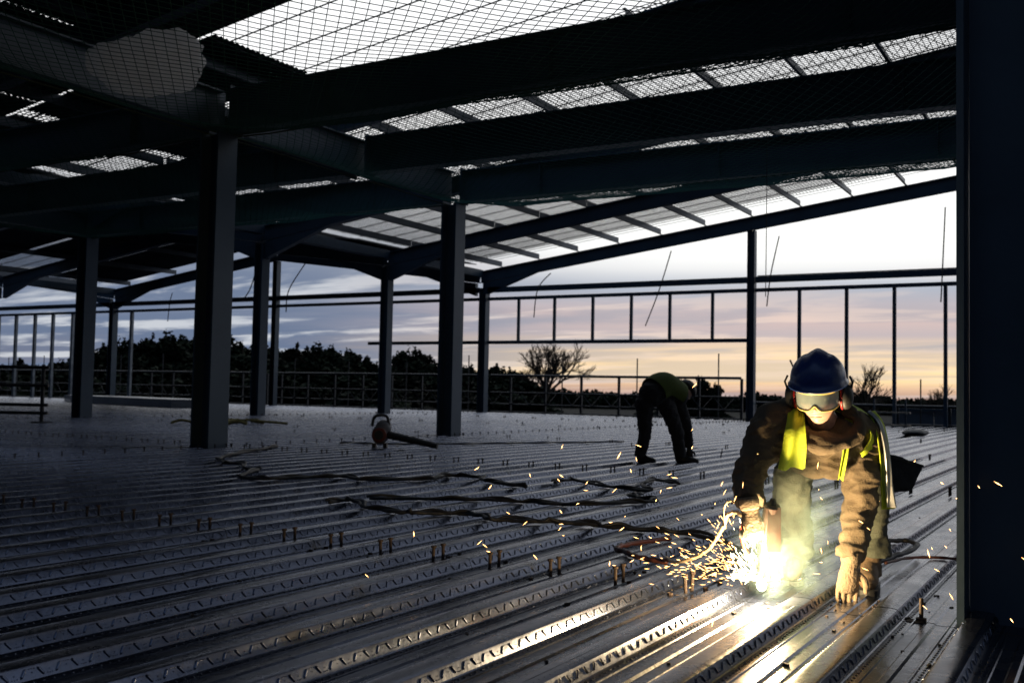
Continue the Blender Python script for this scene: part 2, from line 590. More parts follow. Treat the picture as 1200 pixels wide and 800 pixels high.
# ------------------------------------------------------------------ steel frame
UG = [4.65, 10.45, 16.4, 22.4, 28.5, 34.6]
RZ0, RS = 5.62, .13
def roof_z(v):                                            # top of rafter
    if v <= 21.9: return RZ0 + RS * (21.9 - v)
    if v <= 32.9: return RZ0 + RS * (v - 21.9)
    if v <= 44.0: return RZ0 + RS * (44.0 - v)
    return RZ0 + RS * (v - 44.0)
def column(u, v, top, label, w=.34, group=None, base=-.06):
    t = thing('steel_column', label, 'column', (u, v, base), group)
    tf = .028
    for s in (-1, 1):
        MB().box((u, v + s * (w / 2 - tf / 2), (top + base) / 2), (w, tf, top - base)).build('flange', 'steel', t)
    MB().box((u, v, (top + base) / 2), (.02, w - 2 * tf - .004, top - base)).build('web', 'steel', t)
    return t
column(4.65, .37, 4.44, 'massive dark steel column standing right beside the crouching welder', .36)
column(10.32, 11.0, 4.44, 'thick dark steel column carrying the netted beams, blue grey flange facing the open side', .36)
column(16.35, 11.0, 4.44, 'dark steel column behind the leaf blower, under the joint of two upper beams', .34)
column(16.4, 21.9, 5.1, 'dark steel column near the low pipe barrier', .34)
column(22.4, 21.9, 5.1, 'dark steel column beside the slimmer outer wall column, under the roof valley', .32)
column(28.5, 21.9, 5.1, 'dark steel column with flared haunches under the roof valley, left of the bare mid rail', .32)
column(34.6, 21.7, 4.95, 'outer wall column where the mid rail and short glazing posts begin', .32)
column(34.6, 10.8, 6.57, 'slim outer wall post rising to the gable rafter behind the welder', .26)
column(34.6, 32.9, 6.55, 'slim outer wall column in front of the dark wood', .26)
column(34.6, 44.0, 5.0, 'outer wall column at the foot of the far roof valley', .32)
column(4.65, 11.0, 4.44, 'dark steel column on the far side of the near stud row', .36)

def ibeam(name, a, b, depth, width, label, cat, group=None, tf=.024, tw=.014, haunch=None, material='steel', stiff=0):
    a, b = Vector(a), Vector(b)
    t = thing(name, label, cat, tuple((a + b) / 2), group)
    d = (b - a).normalized()
    r = d.cross(Vector((0, 0, 1))).normalized()
    u = r.cross(d)
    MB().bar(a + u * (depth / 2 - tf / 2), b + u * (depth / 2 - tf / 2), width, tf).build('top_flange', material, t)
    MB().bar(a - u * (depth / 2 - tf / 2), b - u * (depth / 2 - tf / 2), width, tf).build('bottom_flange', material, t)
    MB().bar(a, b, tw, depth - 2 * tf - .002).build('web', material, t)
    Lh = (b - a).length
    if name == 'floor_beam':
        for p_, sg_ in ((a, 1), (b, -1)):
            MB().bar(p_ - u * (depth / 2 + .04), p_ + u * (depth / 2 + .04), .02, width + .03, tuple(r)).build('end_plate', material, t)
    for i in range(stiff):
        p = a + d * Lh * (i + .5) / stiff
        MB().bar(p - u * (depth / 2 - tf - .002), p + u * (depth / 2 - tf - .002), .012, width * .8, tuple(r)).build('stiffener', material, t)
    return t
BZ, BD = 4.77, .62
gB = 'upper floor beams under the safety net'
for u, lab in ((10.45, 'deep upper floor beam nearest the white bundle, carried by the thick column'),
               (13.5, 'upper floor beam framed midway between the two inner columns'),
               (16.4, 'upper floor beam carried by the column behind the leaf blower'),
               (4.65, 'upper floor beam overhead of the near stud row')):
    ibeam('floor_beam', (u, .56, BZ), (u, 10.8, BZ), BD, .26, lab + ', open bay side', 'beam', gB, stiff=3)
    ibeam('floor_beam', (u, 11.2, BZ), (u, 21.7, BZ), BD, .26, lab + ', shaded bay side', 'beam', gB, stiff=3)
    ibeam('floor_beam', (u, -9, BZ), (u, .16, BZ), BD, .26, lab + ', beyond the big column', 'beam', gB)
for i in range(2):
    for v, w2 in ((11.0, 'between the inner columns'), (21.9, 'over the shaded bay columns'), (.36, 'over the big column')):
        a, b = UG[i], UG[i + 1]
        ibeam('spine_beam', (a + .15, v, BZ - .01), (b - .15, v, BZ - .01), BD - .06, .22, ('near' if i == 0 else 'far') + ' spine beam running with the deck ribs ' + w2, 'beam')
# pitched roof rafters with haunches at the valley
def rafter(u, va, vb, label):
    a, b = Vector((u, va, roof_z(va) - .24)), Vector((u, vb, roof_z(vb) - .24))
    t = ibeam('roof_rafter', a, b, .46, .2, label, 'rafter', 'roof rafters')
    return t
def haunch(t, u, v, s):
    z = roof_z(v) - .47
    ln = 2.6
    zt = roof_z(v + s * ln) - .475
    mb = MB()
    w = .09
    A, B, Cc = (v + s * .17, z - .0), (v + s * .17, z - .52), (v + s * ln, zt)
    vs = [(u + x, p[0], p[1]) for x in (-w, w) for p in (A, B, Cc)]
    mb.add(vs, [(0, 1, 2), (5, 4, 3), (0, 3, 4, 1), (1, 4, 5, 2), (2, 5, 3, 0)])
    mb.build('haunch', 'steel', t)
NM = ['first', 'second', 'third', 'fourth', 'fifth', 'outermost']
for i, u in enumerate(UG + [-1.5]):
    nm = (NM + ['rearmost'])[i]
    t = rafter(u, -9.0 if i != 5 else -6.0, 21.89, nm + ' pitched rafter climbing from the valley over the open bay')
    haunch(t, u, 21.9, -1)
    if i != 6:
        t = rafter(u, 21.91, 32.89, nm + ' pitched rafter rising left of the valley to the second ridge')
        haunch(t, u, 21.9, 1)
        t = rafter(u, 32.91, 44.0, nm + ' pitched rafter falling from the second ridge to the far valley')
        haunch(t, u, 44.0, -1)
        t = rafter(u, 44.01, 58, nm + ' pitched rafter rising beyond the far valley')
        haunch(t, u, 44.0, 1)
# purlins along the deck-rib direction
ORD = ['first', 'second', 'third', 'fourth', 'fifth', 'sixth', 'seventh', 'eighth', 'ninth', 'tenth', 'eleventh', 'twelfth', 'thirteenth', 'fourteenth', 'fifteenth']
def zpurlin(ua, ub, v):
    z = roof_z(v) + .004
    b = MB()
    b.bar((ua, v, z + .11), (ub, v, z + .11), .012, .2)
    b.bar((ua, v - .04, z + .006), (ub, v - .04, z + .006), .07, .008)
    b.bar((ua, v + .04, z + .214), (ub, v + .04, z + .214), .07, .008)
    return b
def add_purlin(ua, ub, v, lab, grp):
    o = zpurlin(ua, ub, v).build('roof_purlin', 'purlin', origin=((ua + ub) / 2, v, roof_z(v)))
    tag(o, lab, 'purlin', grp)
for i in range(2, 5):
    bay = ('next to the inner columns', 'over the middle of the open bay', 'running out to the gable rafter')[i - 2]
    for iv, v in enumerate(np.arange(20.9, -4, -1.68)):
        add_purlin(UG[i] + .02, UG[i + 1] - .02, v, 'bare purlin, %s up from the valley, bay ' % ORD[iv] + bay, 'bare purlins, bay ' + bay)
for iv, v in enumerate(np.arange(23, 58, 3.3)):
    add_purlin(UG[1], UG[5], v, 'long shaded purlin under the roof sheets, %s out beyond the valley' % ORD[iv], 'shaded purlins')
for iv, v in enumerate(np.arange(14.2, 21.5, 1.68)):
    add_purlin(UG[0], UG[2] - .05, v, 'shaded purlin over the netted floor beams, %s from the open gap' % ORD[iv], 'shaded purlins over the near bay')
# eaves / valley gutter beams
for v in (21.9, 44.0):
    for i in range(5):
        MBo = MB()
        MBo.bar((UG[i] + .1, v - .16, RZ0 - .1), (UG[i + 1] - .1, v - .16, RZ0 - .1), .02, .28)
        MBo.bar((UG[i] + .1, v + .16, RZ0 - .1), (UG[i + 1] - .1, v + .16, RZ0 - .1), .02, .28)
        MBo.bar((UG[i] + .1, v, RZ0 - .245), (UG[i + 1] - .1, v, RZ0 - .245), .34, .01)
        tag(MBo.build('valley_gutter', 'steel', origin=(UG[i], v, RZ0)), 'steel valley gutter length in the %s bay out from the near column, ' % ORD[i] + ('nearer valley' if v < 30 else 'far valley'), 'gutter', 'gutter lengths of the ' + ('nearer valley' if v < 30 else 'far valley'))

# roof sheets where the roof is already closed, plus unseen ones added for shade
def sheet_roof(ua, ub, va, vb, lab, grp):
    b = MB()
    n = 2
    us = np.linspace(ua, ub, int((ub - ua) / .125) * 2 + 1)
    vs = []
    for i, u in enumerate(us):
        h = .03 if (i // 1) % 2 else 0.
        for v in (va, vb):
            vs.append((u, v, roof_z(v) + .243 + h))
    fs = [(2 * i, 2 * i + 1, 2 * i + 3, 2 * i + 2) for i in range(len(us) - 1)]
    b.add(vs, fs)
    tag(b.build('roof_sheet', 'roof_sheet', origin=(ua, va, roof_z(va))), lab, 'roof sheet', grp)
for iu, ua in enumerate(np.arange(.60, 12.3, 2.95)):  # nearest strips lie out of view, added to shade the near column
    for iv, va in enumerate(np.arange(-8.6, 21.8, 3.36)):
        vb = min(va + 3.34, 21.85)
        if vb - va < .4: continue
        if 6.4 <= ua < 9.3 and 13 < va < 17: continue
        sheet_roof(ua, min(ua + 2.93, 12.4), va, vb, 'near bay roof sheet, %s strip back from the gap, %s up from the valley' % (ORD[3 - iu], ORD[9 - iv]), 'roof sheets near')
for iu, ua in enumerate(np.arange(12.45, 22.0, 2.45)):
    for iv, va in enumerate(np.arange(13.5 if ua < 16 else 10.7, 21.8, 2.8)):
        if random.random() < .34: continue
        g = random.choice((0, 0, .12, .3))
        sheet_roof(ua, min(ua + 2.43, 22.2), va, min(va + 2.76 - g, 21.85), 'corrugated roof sheet of the inner bay, %s strip past the open gap, %s row' % (ORD[iu], ORD[iv]), 'roof sheets by the valley')
for iu, ua in enumerate(np.arange(4.5, 34.5, 3.75)):
    for iv, va in enumerate(np.arange(22.0, 57, 3.66)):
        if random.random() < .13: continue
        brk = 32.9 if va < 32.9 < va + 3.64 else 44.0 if va < 44.0 < va + 3.64 else None
        g = random.choice((.05, .15, .45, .9))
        vb = va + 3.64 - g
        if brk:
            vb = brk - .02
        sheet_roof(ua, min(ua + 3.72 - random.choice((0, 0, .2)), 34.75), va, vb, 'roof sheet beyond the valley, %s strip in from the gable, %s row out' % (ORD[7 - iu], ORD[iv]), 'roof sheets beyond the valley')

for iu, ua in enumerate(np.arange(4.6, 28, 3.9)):  # out-of-view sheets, added to keep side skylight off the rib flanks
    for iv, va in enumerate((-9.0, -4.4)):
        sheet_roof(ua, ua + 3.88, va, va + 4.55, 'added unseen roof sheet over the bay past the big column, %s strip, %s row' % (ORD[iu], ORD[iv]), 'added roof sheets past the big column')
# wire mesh rolled over the open purlins
wm = MB()
for i, u in enumerate(np.arange(6.0, 34.3, .115)):
    for va, vb in ((.4 if u > 16.5 else 13.6, 21.6), (22.2, 32.8), (33.0, 43.9)):
        if va > 22 and u > 32.5: continue
        if u > 33.3 and int(u * 9) % 3: continue
        w_ = .070 if i % 8 == 3 else .017
        wm.bar((u, va, roof_z(va) + .228), (u, vb, roof_z(vb) + .228), w_, .012)
for v in np.arange(.4, 43.9, .11):
    wm.bar((16.6 if v < 13.5 else 6.0, v, roof_z(v) + .216), (33.6, v, roof_z(v) + .216), .014, .010)
wo = wm.build('roof_mesh', 'wire', origin=(25, 10, 7))
tag(wo, 'fine wire safety mesh stretched over the bare purlins of the open bay', 'wire mesh')
for i, u in enumerate((12.5, 13.4, 14.3, 15.3)):
    o = MB().tube([(u, -3, roof_z(-3) + .03), (u, 13.4, roof_z(13.4) + .03)], .014, 6).build('roof_wire', 'wire', origin=(u, 5, roof_z(5)))
    tag(o, 'thin tension cable across the open roof gap, %s from its sheeted edge' % ORD[i], 'cable', 'cables across the roof gap')

# safety nets slung under the upper floor
def net(name, ua, ub, va, vb, z, sag, cell, r, label):
    def S(u, v):
        a, b = (u - ua) / (ub - ua), (v - va) / (vb - va)
        f = (4 * a * (1 - a)) ** .7 * min(1, 6 * b, 6 * (1 - b)) ** .8
        return (u, v, z - sag * f + .05 * mnoise.noise(Vector((u * .7, v * .7, 3))))
    vs, fs = [], []
    step = cell * math.sqrt(2)
    for sgn in (1, -1):
        # lines u + sgn*v = c
        cs = np.arange(ua + min(sgn * va, sgn * vb), ub + max(sgn * va, sgn * vb), step)
        for c in cs:
            # param by v ; u = c - sgn*v within [ua,ub]
            lo, hi = sorted(((c - ub) * sgn, (c - ua) * sgn))
            lo, hi = max(lo, va), min(hi, vb)
            if hi - lo < .05: continue
            n = max(2, int((hi - lo) / .22) + 1)
            o = len(vs)
            for q in np.linspace(lo, hi, n):
                p = S(c - sgn * q, q)
                vs += [(p[0], p[1], p[2] + r), (p[0] + r * .87 * .7, p[1] + sgn * r * .87 * .7, p[2] - r / 2), (p[0] - r * .87 * .7, p[1] - sgn * r * .87 * .7, p[2] - r / 2)]
            for k in range(n - 1):
                a = o + 3 * k
                for j in range(3):
                    fs.append((a + j, a + (j + 1) % 3, a + 3 + (j + 1) % 3, a + 3 + j))
    t = thing(name, label, 'safety net', ((ua + ub) / 2, (va + vb) / 2, z))
    q = MB().add(vs, fs).build('netting', 'net_green', t)
    rp = MB()
    edge = [S(ua, v) for v in np.linspace(va, vb, 16)], [S(ub, v) for v in np.linspace(va, vb, 16)], [S(u, va) for u in np.linspace(ua, ub, 8)], [S(u, vb) for u in np.linspace(ua, ub, 8)]
    for e in edge:
        MB().tube(e, .012, 5).build('border_rope', 'rope_green', t)
    return t
net('safety_net', 4.7, 10.4, .3, 10.9, 4.43, .55, .105, .0042, 'green safety net slung from the big column to the thick column under the upper beams')
net('safety_net', 4.7, 10.4, 11.1, 21.8, 4.43, .40, .105, .0042, 'green safety net on the shaded side of the near bay')
net('safety_net', 10.5, 16.35, .3, 10.9, 4.43, .5, .105, .0042, 'green safety net between the two inner column lines')
net('safety_net', 10.5, 16.35, 11.1, 21.8, 4.43, .34, .105, .0042, 'green safety net over the shaded part of the inner bay')
net('safety_net', -1.4, 4.6, .3, 10.9, 4.43, .3, .105, .0042, 'green safety net overhead on the near side of the stud row')

# white bundle caught in the net
def bagfn(d, p):
    n = mnoise.noise(d * 1.6 + Vector((4, 1, 2))) * .16 + mnoise.noise(d * 4 + Vector((1, 7, 2))) * .05
    return p * (1 + n)
bm_ = MB()
ax = Matrix.Rotation(AZ - R(90), 3, 'Z')
bm_.ball((7.95, 9.80, 4.56), (.58, .40, .30), 32, 20, ax, bagfn)
bm_.ball((8.10, 9.52, 4.64), (.42, .38, .34), 32, 20, ax, bagfn)
bag = remeshed(bm_, .022, 2, lambda p: .03 * mnoise.noise(p * 4) + .035 * (1 - 2.5 * abs(mnoise.noise(Vector((p.x * 4, p.y * 4, p.z * 4))))) + .012 * (1 - 2.5 * abs(mnoise.noise(p * 11))))
t = thing('insulation_bundle', 'bulky white sheeting bundle lying in the safety net overhead', 'bundle', (7.98, 9.75, 4.15))
link_re('sheeting', bag, 'bag', t)
MB().tube(catmull([(7.70, 9.9, 4.86), (7.95, 9.45, 4.97), (8.15, 9.2, 4.75), (8.2, 9.1, 4.45)], 6), .008, 5).build('tie_cord', 'rubber', t)

# ------------------------------------------------------------------ outer wall framing (u = 34.6)
wf = thing('glazing_frame', 'bare steel glazing frame of rails and posts along the outer wall', 'wall frame', (34.6, 20, 0))
for va, vb in ((-6, 10.65), (10.95, 21.5), (21.9, 32.75), (33.05, 43.8), (44.2, 57)):
    MB().bar((34.6, va, 4.86), (34.6, vb, 4.86), .18, .20).build('head_rail', 'steel', wf)
    MB().bar((34.6, va, 4.50), (34.6, vb, 4.50), .14, .12).build('lower_head_rail', 'steel', wf)
for va, vb in ((10.95, 21.5), (21.9, 27.5)):
    MB().bar((34.6, va, 2.77), (34.6, vb, 2.77), .12, .13).build('mid_rail', 'steel', wf)
for v in (20.1, 18.51, 16.88, 15.31, 13.8, 12.2):
    MB().bar((34.6, v, 2.84), (34.6, v, 4.43), .10, .09, (1, 0, 0)).build('short_post', 'steel', wf)
for v in (9.15, 7.6, 6.1, 4.57, 3.0, 1.4):
    MB().bar((34.6, v, 0.02), (34.6, v, 4.43), .11, .10, (1, 0, 0)).build('tall_post', 'steel', wf)
for v in (42.6, 45.56, 47.2, 48.84, 50.37, 52.03, 53.6):
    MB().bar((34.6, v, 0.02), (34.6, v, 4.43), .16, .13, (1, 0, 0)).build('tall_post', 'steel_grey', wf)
MB().bar((34.6, -6, 4.99), (34.6, 10.6, 4.99), .06, .03).build('top_strip', 'steel', wf)
# sling ropes hanging from the rails and rafter
for k, pts in enumerate(([(34.4, 9.8, 6.30), (34.3, 10.05, 5.0), (34.2, 10.15, 3.9)], [(34.4, 4.55, 6.9), (34.3, 4.62, 4.9), (34.25, 4.66, 3.9)],
                         [(34.4, 13.7, 6.0), (34.3, 14.1, 4.6), (34.25, 14.6, 3.3)], [(34.4, 18.6, 5.4), (34.3, 19.1, 4.8), (34.3, 19.25, 3.7)],
                         [(28.3, 25.5, 5.4), (28.2, 26.2, 4.4), (28.2, 26.3, 3.6)], [(28.3, 27.8, 5.7), (28.2, 28.1, 4.6), (28.2, 28.4, 4.2)],
                         [(13.6, 4.05, 4.4), (13.6, 4.05, 3.0), (13.62, 4.06, 2.2)], [(34.4, 39.5, 5.3), (34.35, 39.6, 4.8), (34.35, 39.7, 3.9)])):
    o = MB().tube(catmull(pts, 5), .022 if k != 6 else .006, 5).build('sling_rope', 'rubber', origin=pts[0])
    tag(o, ('loose sling rope dangling from the gable rail', 'loose rope dangling past the tall posts', 'slack rope hanging across the short glazing posts', 'short rope end tied round the head rail',
            'thin rope hanging left of the haunched column', 'slanting rope hanging under the second ridge', 'thin cord hanging from the middle upper beam', 'short rope end over the wooded side')[k], 'rope')
# scaffold tube on the wall post line, leaning
tag(MB().tube([(33.2, 8.55, .9), (33.3, 9.1, 2.05)], .03, 8).build('scaffold_tube', 'scaffold', origin=(33.2, 8.55, .9)), 'short scaffold tube leaning up beside the outer wall post', 'tube')

# ------------------------------------------------------------------ edge scaffold beyond the outer wall
def lattice_fence(u, va, vb, label, z_top=1.48, z_bot=-.9, step=1.6):
    t = thing('edge_scaffold', label, 'scaffold', (u, (va + vb) / 2, z_bot))
    MB().tube([(u, va, z_top), (u, vb, z_top)], .05, 8).build('top_rail', 'scaffold', t)
    MB().tube([(u, va, z_top - .68), (u, vb, z_top - .68)], .028, 6).build('lattice_chord', 'scaffold', t)
    MB().tube([(u, va, z_top - 1.15), (u, vb, z_top - 1.15)], .028, 6).build('lattice_chord', 'scaffold', t)
    MB().tube([(u, va, .02), (u, vb, .02)], .028, 6).build('low_rail', 'scaffold', t)
    v = va + .2
    k = 0
    while v < vb - .4:
        MB().tube([(u, v, z_top - .68), (u, v + .42, z_top - 1.15)], .018, 5).build('lattice_brace', 'scaffold', t)
        MB().tube([(u, v + .42, z_top - 1.15), (u, v + .84, z_top - .68)], .018, 5).build('lattice_brace', 'scaffold', t)
        v += .84 + (.25 if k % 4 == 3 else 0)
        k += 1
    for v in np.arange(va, vb + .01, step):
        MB().bar((u + .08, v, z_bot), (u + .08, v, z_top - .02), .085, .085, (1, 0, 0)).build('post', 'scaffold', t)
    for v in np.arange(va + .9, vb, step * 2.0):
        MB().tube([(u + .18, v, -5.4), (u + .18, v, z_top + .75 + random.uniform(-.3, .3))], .025, 6).build('standard', 'scaffold', t)
    return t
lattice_fence(35.7, 11.5, 22.0, 'tube scaffold guard rail with lattice in front of the bare tree')
lattice_fence(35.7, 22.3, 34.0, 'tube scaffold guard rail with lattice behind the haunched column')
lattice_fence(35.7, 34.4, 57.0, 'tube scaffold guard rail with lattice along the wooded side')
lattice_fence(35.7, -5, 11.2, 'lower tube scaffold behind the crouching welder', z_top=.62, z_bot=-1.2)
hd = thing('site_hoarding', 'blue grey sheet hoarding beyond the scaffold on the sunset side', 'hoarding', (36.6, 1, -5.5))
for k in range(9):
    MB().box((36.6 + .01 * (k % 2), 5.8 - k * 1.22, -2.45), (.03, 1.2, 6.0)).build('panel', 'hoarding', hd)
MB().bar((36.52, 6.4, .50), (36.52, -5, .50), .06, .08).build('rail', 'steel', hd)
for z in (.42, .02):
    o = MB().box((33.9, 6.1, z), (.3, 1.2, .05)).build('scaffold_board', 'timber', origin=(33.9, 6.1, z))
    tag(o, ('upper' if z > .2 else 'lower') + ' pale scaffold board laid across brackets by the hoarding', 'board')
bk = thing('board_bracket', 'dark bracket frame holding the two pale scaffold boards', 'bracket', (33.95, 6.1, 0))
for v in (5.65, 6.6):
    MB().bar((33.98, v, -.04), (33.98, v, .85), .05, .05, (1, 0, 0)).build('upright', 'steel', bk)
    for z in (.37, -.03):
        MB().bar((33.74, v, z), (34.1, v, z), .05, .04).build('arm', 'steel', bk)

# pipe barrier and stacked sheets on the shaded side
pb = thing('pipe_barrier', 'low dark pipe barrier standing on the deck in the shaded bay', 'barrier', (13.6, 19.5, 0))
d0 = Vector((-.52, .86, 0))
b0 = Vector((13.6, 19.45, 0))
MB().tube([b0, b0 + Vector((0, 0, 1.22))], .04, 8).build('post', 'scaffold', pb)
b1 = b0 + d0 * 3.2
MB().tube([b1, b1 + Vector((0, 0, 1.22))], .04, 8).build('post', 'scaffold', pb)
for z in (1.16, .78, .37, .20):
    MB().tube([b0 + Vector((0, 0, z)) - d0 * .12, b1 + Vector((0, 0, z))], .035, 8).build('rail', 'scaffold', pb)
MB().box(b0 + Vector((0, 0, .012)), (.3, .3, .022)).build('foot_plate', 'scaffold', pb)
st = thing('sheet_stack', 'pale stack of spare deck sheets behind the shaded columns', 'stack', (27, 34, 0))
for k in range(5):
    MB().box((28.2, 34.2 + .03 * random.random(), .04 + .06 * k), (2.0, 9.6, .045), Matrix.Rotation(R(-14), 3, 'Z')).build('deck_sheet_offcut', 'galv_far', st)

# ------------------------------------------------------------------ trees
def leaf_cloud(blobs, count, size, seed):
    r = np.random.default_rng(seed)
    vs, fs = [], []
    vol = np.array([b[1][0] * b[1][1] * b[1][2] for b in blobs]) ** .75
    pick = r.choice(len(blobs), count, p=vol / vol.sum())
    for i in pick:
        c, rad = blobs[i]
        d = r.normal(size=3); d /= np.linalg.norm(d)
        p = np.array(c) + d * np.array(rad) * (r.random() ** .4)
        a = r.normal(size=3); a /= np.linalg.norm(a)
        b = np.cross(a, r.normal(size=3)); b /= np.linalg.norm(b) + 1e-9
        s = size * r.uniform(.5, 1.3)
        o = len(vs)
        vs += [p + a * s, p + b * s * .8, p - a * s * .9 + b * s * .1, p - b * s * .7]
        fs += [(o, o + 1, o + 2), (o, o + 2, o + 3)]
    return vs, fs
tree_protos = []
for s in range(5):
    r = random.Random(40 + s)
    H = 13.0
    blobs = []
    conif = s in (1, 3)
    nb = 26
    for k in range(nb):
        f = (k + .5) / nb
        z = H * (.10 + .86 * f)
        if conif:
            w = 3.4 * (1.05 - f) ** .8 + .25
        else:
            w = 3.9 * math.sin(math.pi * min(1, .18 + .86 * f)) ** .6 + .3
        a = r.uniform(0, 6.28)
        q = w * r.uniform(.25, .75)
        blobs.append(((q * math.cos(a), q * math.sin(a), z), (w * r.uniform(.4, .65), w * r.uniform(.4, .65), r.uniform(.7, 1.3))))
    cv, cf = leaf_cloud(blobs, 15000, .24, s)
    crown = MB().add(cv, cf).mesh('crown')
    crown.materials.append(MATS['foliage2' if s == 2 else 'foliage'])
    tb = MB()
    tb.tube([(0, 0, 0), (.1, 0, H * .3), (0, .1, H * .6), (.05, 0, H * .93)], [.32, .25, .16, .04], 8)
    for k in range(7):
        a = r.uniform(0, 6.28); z = H * r.uniform(.25, .8)
        tb.tube([(0, 0, z), (1.1 * math.cos(a), 1.1 * math.sin(a), z + .5), (2.2 * math.cos(a), 2.2 * math.sin(a), z + 1.2)], [.11, .07, .03], 5)
    trunk = tb.mesh('trunk')
    trunk.materials.append(MATS['bark'])
    tree_protos.append((crown, trunk))
def az_of(px):
    return AZ - math.atan((px - 600) / 1200)
tree_i = 0
KIND = ['round crowned evergreen', 'pointed conifer', 'tawny bushy tree', 'slim conifer', 'broad dark evergreen']
def place_tree(px, dist, top_px, s, wide=1.0, where='in the dark wood beyond the guard rail'):
    """tree at bearing px, `dist` metres away, tall enough to reach its height above the horizon"""
    global tree_i
    a = az_of(px)
    hz = 458 + .02 * (px - 600)
    ht = EYE + (hz - top_px) / 1200 * dist * math.cos(a - AZ) + 5.5
    t = thing('pine_tree' if s in (1, 3) else 'evergreen_tree', KIND[s] + ' ' + where, 'tree', (dist * math.cos(a), dist * math.sin(a), -5.5), 'trees: ' + KIND[s] + ' ' + where)
    k = ht / 13.2
    t.scale = (k * wide, k * wide, k)
    t.rotation_euler = (0, 0, random.uniform(0, 6.28))
    for nm, me in zip(('crown', 'trunk'), tree_protos[s]):
        o = bpy.data.objects.new(nm, me)
        COL.objects.link(o)
        o.parent = t
    tree_i += 1
tops = [(-10, 432), (15, 440), (40, 436), (48, 425), (70, 418), (95, 408), (120, 398), (140, 392), (158, 394), (178, 388), (196, 384), (215, 389), (238, 386), (262, 392), (285, 396), (305, 398), (328, 400), (348, 399), (372, 398), (392, 400), (410, 412), (432, 416), (455, 420), (480, 403), (506, 424), (530, 420), (552, 424), (584, 422)]
for i, (px, ty) in enumerate(tops):
    s = [0, 2, 4, 0, 4, 1, 0, 4][i % 8]
    if px in (480, 584): s = 4 if px == 480 else 0
    place_tree(px, random.uniform(95, 125), ty, s, random.uniform(1.1, 1.5))
for i, (px, ty) in enumerate(tops):
    place_tree(px + 12, random.uniform(130, 150), ty + 5, [4, 0, 2][i % 3], 1.7, 'deeper in the dark wood')
for i, px in enumerate(range(-20, 610, 22)):
    place_tree(px + random.uniform(-8, 8), random.uniform(78, 92), 440 + random.uniform(-8, 6) - (14 if px < 420 else 0) , [0, 4, 2][i % 3], 2.3, 'low in the undergrowth before the wood')
for px, ty in ((800, 440), (822, 438), (1010, 452), (840, 446)):
    place_tree(px, 150, ty, 4, 1.0, 'standing alone in the distance past the bare tree')
# hedges and distant woodland as masses nobody could count
def mass(name, pts, h, w, count, size, seed, material, lab, cat):
    blobs = []
    r = random.Random(seed)
    for (x, y) in pts:
        for k in range(3):
            blobs.append(((x + r.uniform(-w, w), y + r.uniform(-w, w), -5.5 + h * r.uniform(.1, .72)), (w, w, h * r.uniform(.2, .36))))
    v, f = leaf_cloud(blobs, count, size, seed)
    o = MB().add(v, f).build(name, material)
    o['kind'] = 'stuff'
    tag(o, lab, cat)
def arc(d, p0, p1, n):
    return [(d * math.cos(az_of(p)), d * math.sin(az_of(p))) for p in np.linspace(p0, p1, n)]
mass('hedgerow', arc(66, -60, 900, 60), 5.2, 2.0, 26000, .30, 5, 'foliage2', 'dark overgrown hedge below the scaffold rail', 'hedge')
mass('distant_woodland', arc(420, 560, 1300, 90), 7.6, 6.0, 30000, 1.0, 6, 'foliage', 'distant low line of trees along the sunset horizon', 'woodland')

def bare_tree(loc, height, label, seed, spread=.62, maxl=6):
    r = random.Random(seed)
    t = thing('bare_tree', label, 'tree', loc)
    trunk, crown = MB(), MB()
    def grow(p, d, ln, rad, lvl):
        q = p
        pts = [p]
        for k in range(3):
            d = (d + Vector((r.gauss(0, .11), r.gauss(0, .11), r.gauss(.05, .07)))).normalized()
            q = q + d * ln / 3
            pts.append(q)
        (trunk if lvl < 2 else crown).tube(pts, [rad, rad * .88, rad * .78, rad * .68], 6 if lvl < 2 else 4, cap=False)
        if lvl >= maxl: return
        for k in range(3):
            ax_ = d.orthogonal().normalized()
            ax_.rotate(Matrix.Rotation(r.uniform(0, 6.28), 3, d))
            nd = (d * math.cos(spread * r.uniform(.5, 1.2)) + ax_ * math.sin(spread * r.uniform(.5, 1.2))).normalized()
            grow(pts[-1 if k else 2], nd, ln * r.uniform(.62, .82), rad * r.uniform(.56, .70), lvl + 1)
    grow(Vector(loc), Vector((0, 0, 1)), height * .27, height * .026, 0)
    trunk.build('trunk', 'bark', t)
    crown.build('crown', 'bark', t)
    return t
a = az_of(636)
bare_tree((100 * math.cos(a), 100 * math.sin(a), -5.5), 14.2, 'bare spreading winter tree standing past the scaffold rail', 3, .50, 7)
a = az_of(1022)
bare_tree((90 * math.cos(a), 90 * math.sin(a), -5.5), 11.0, 'low bare winter tree against the orange horizon behind the welder', 9, .45)
a = az_of(1113)
bare_tree((120 * math.cos(a), 120 * math.sin(a), -5.5), 9.6, 'small bare bush by the big column against the horizon', 12, .5)

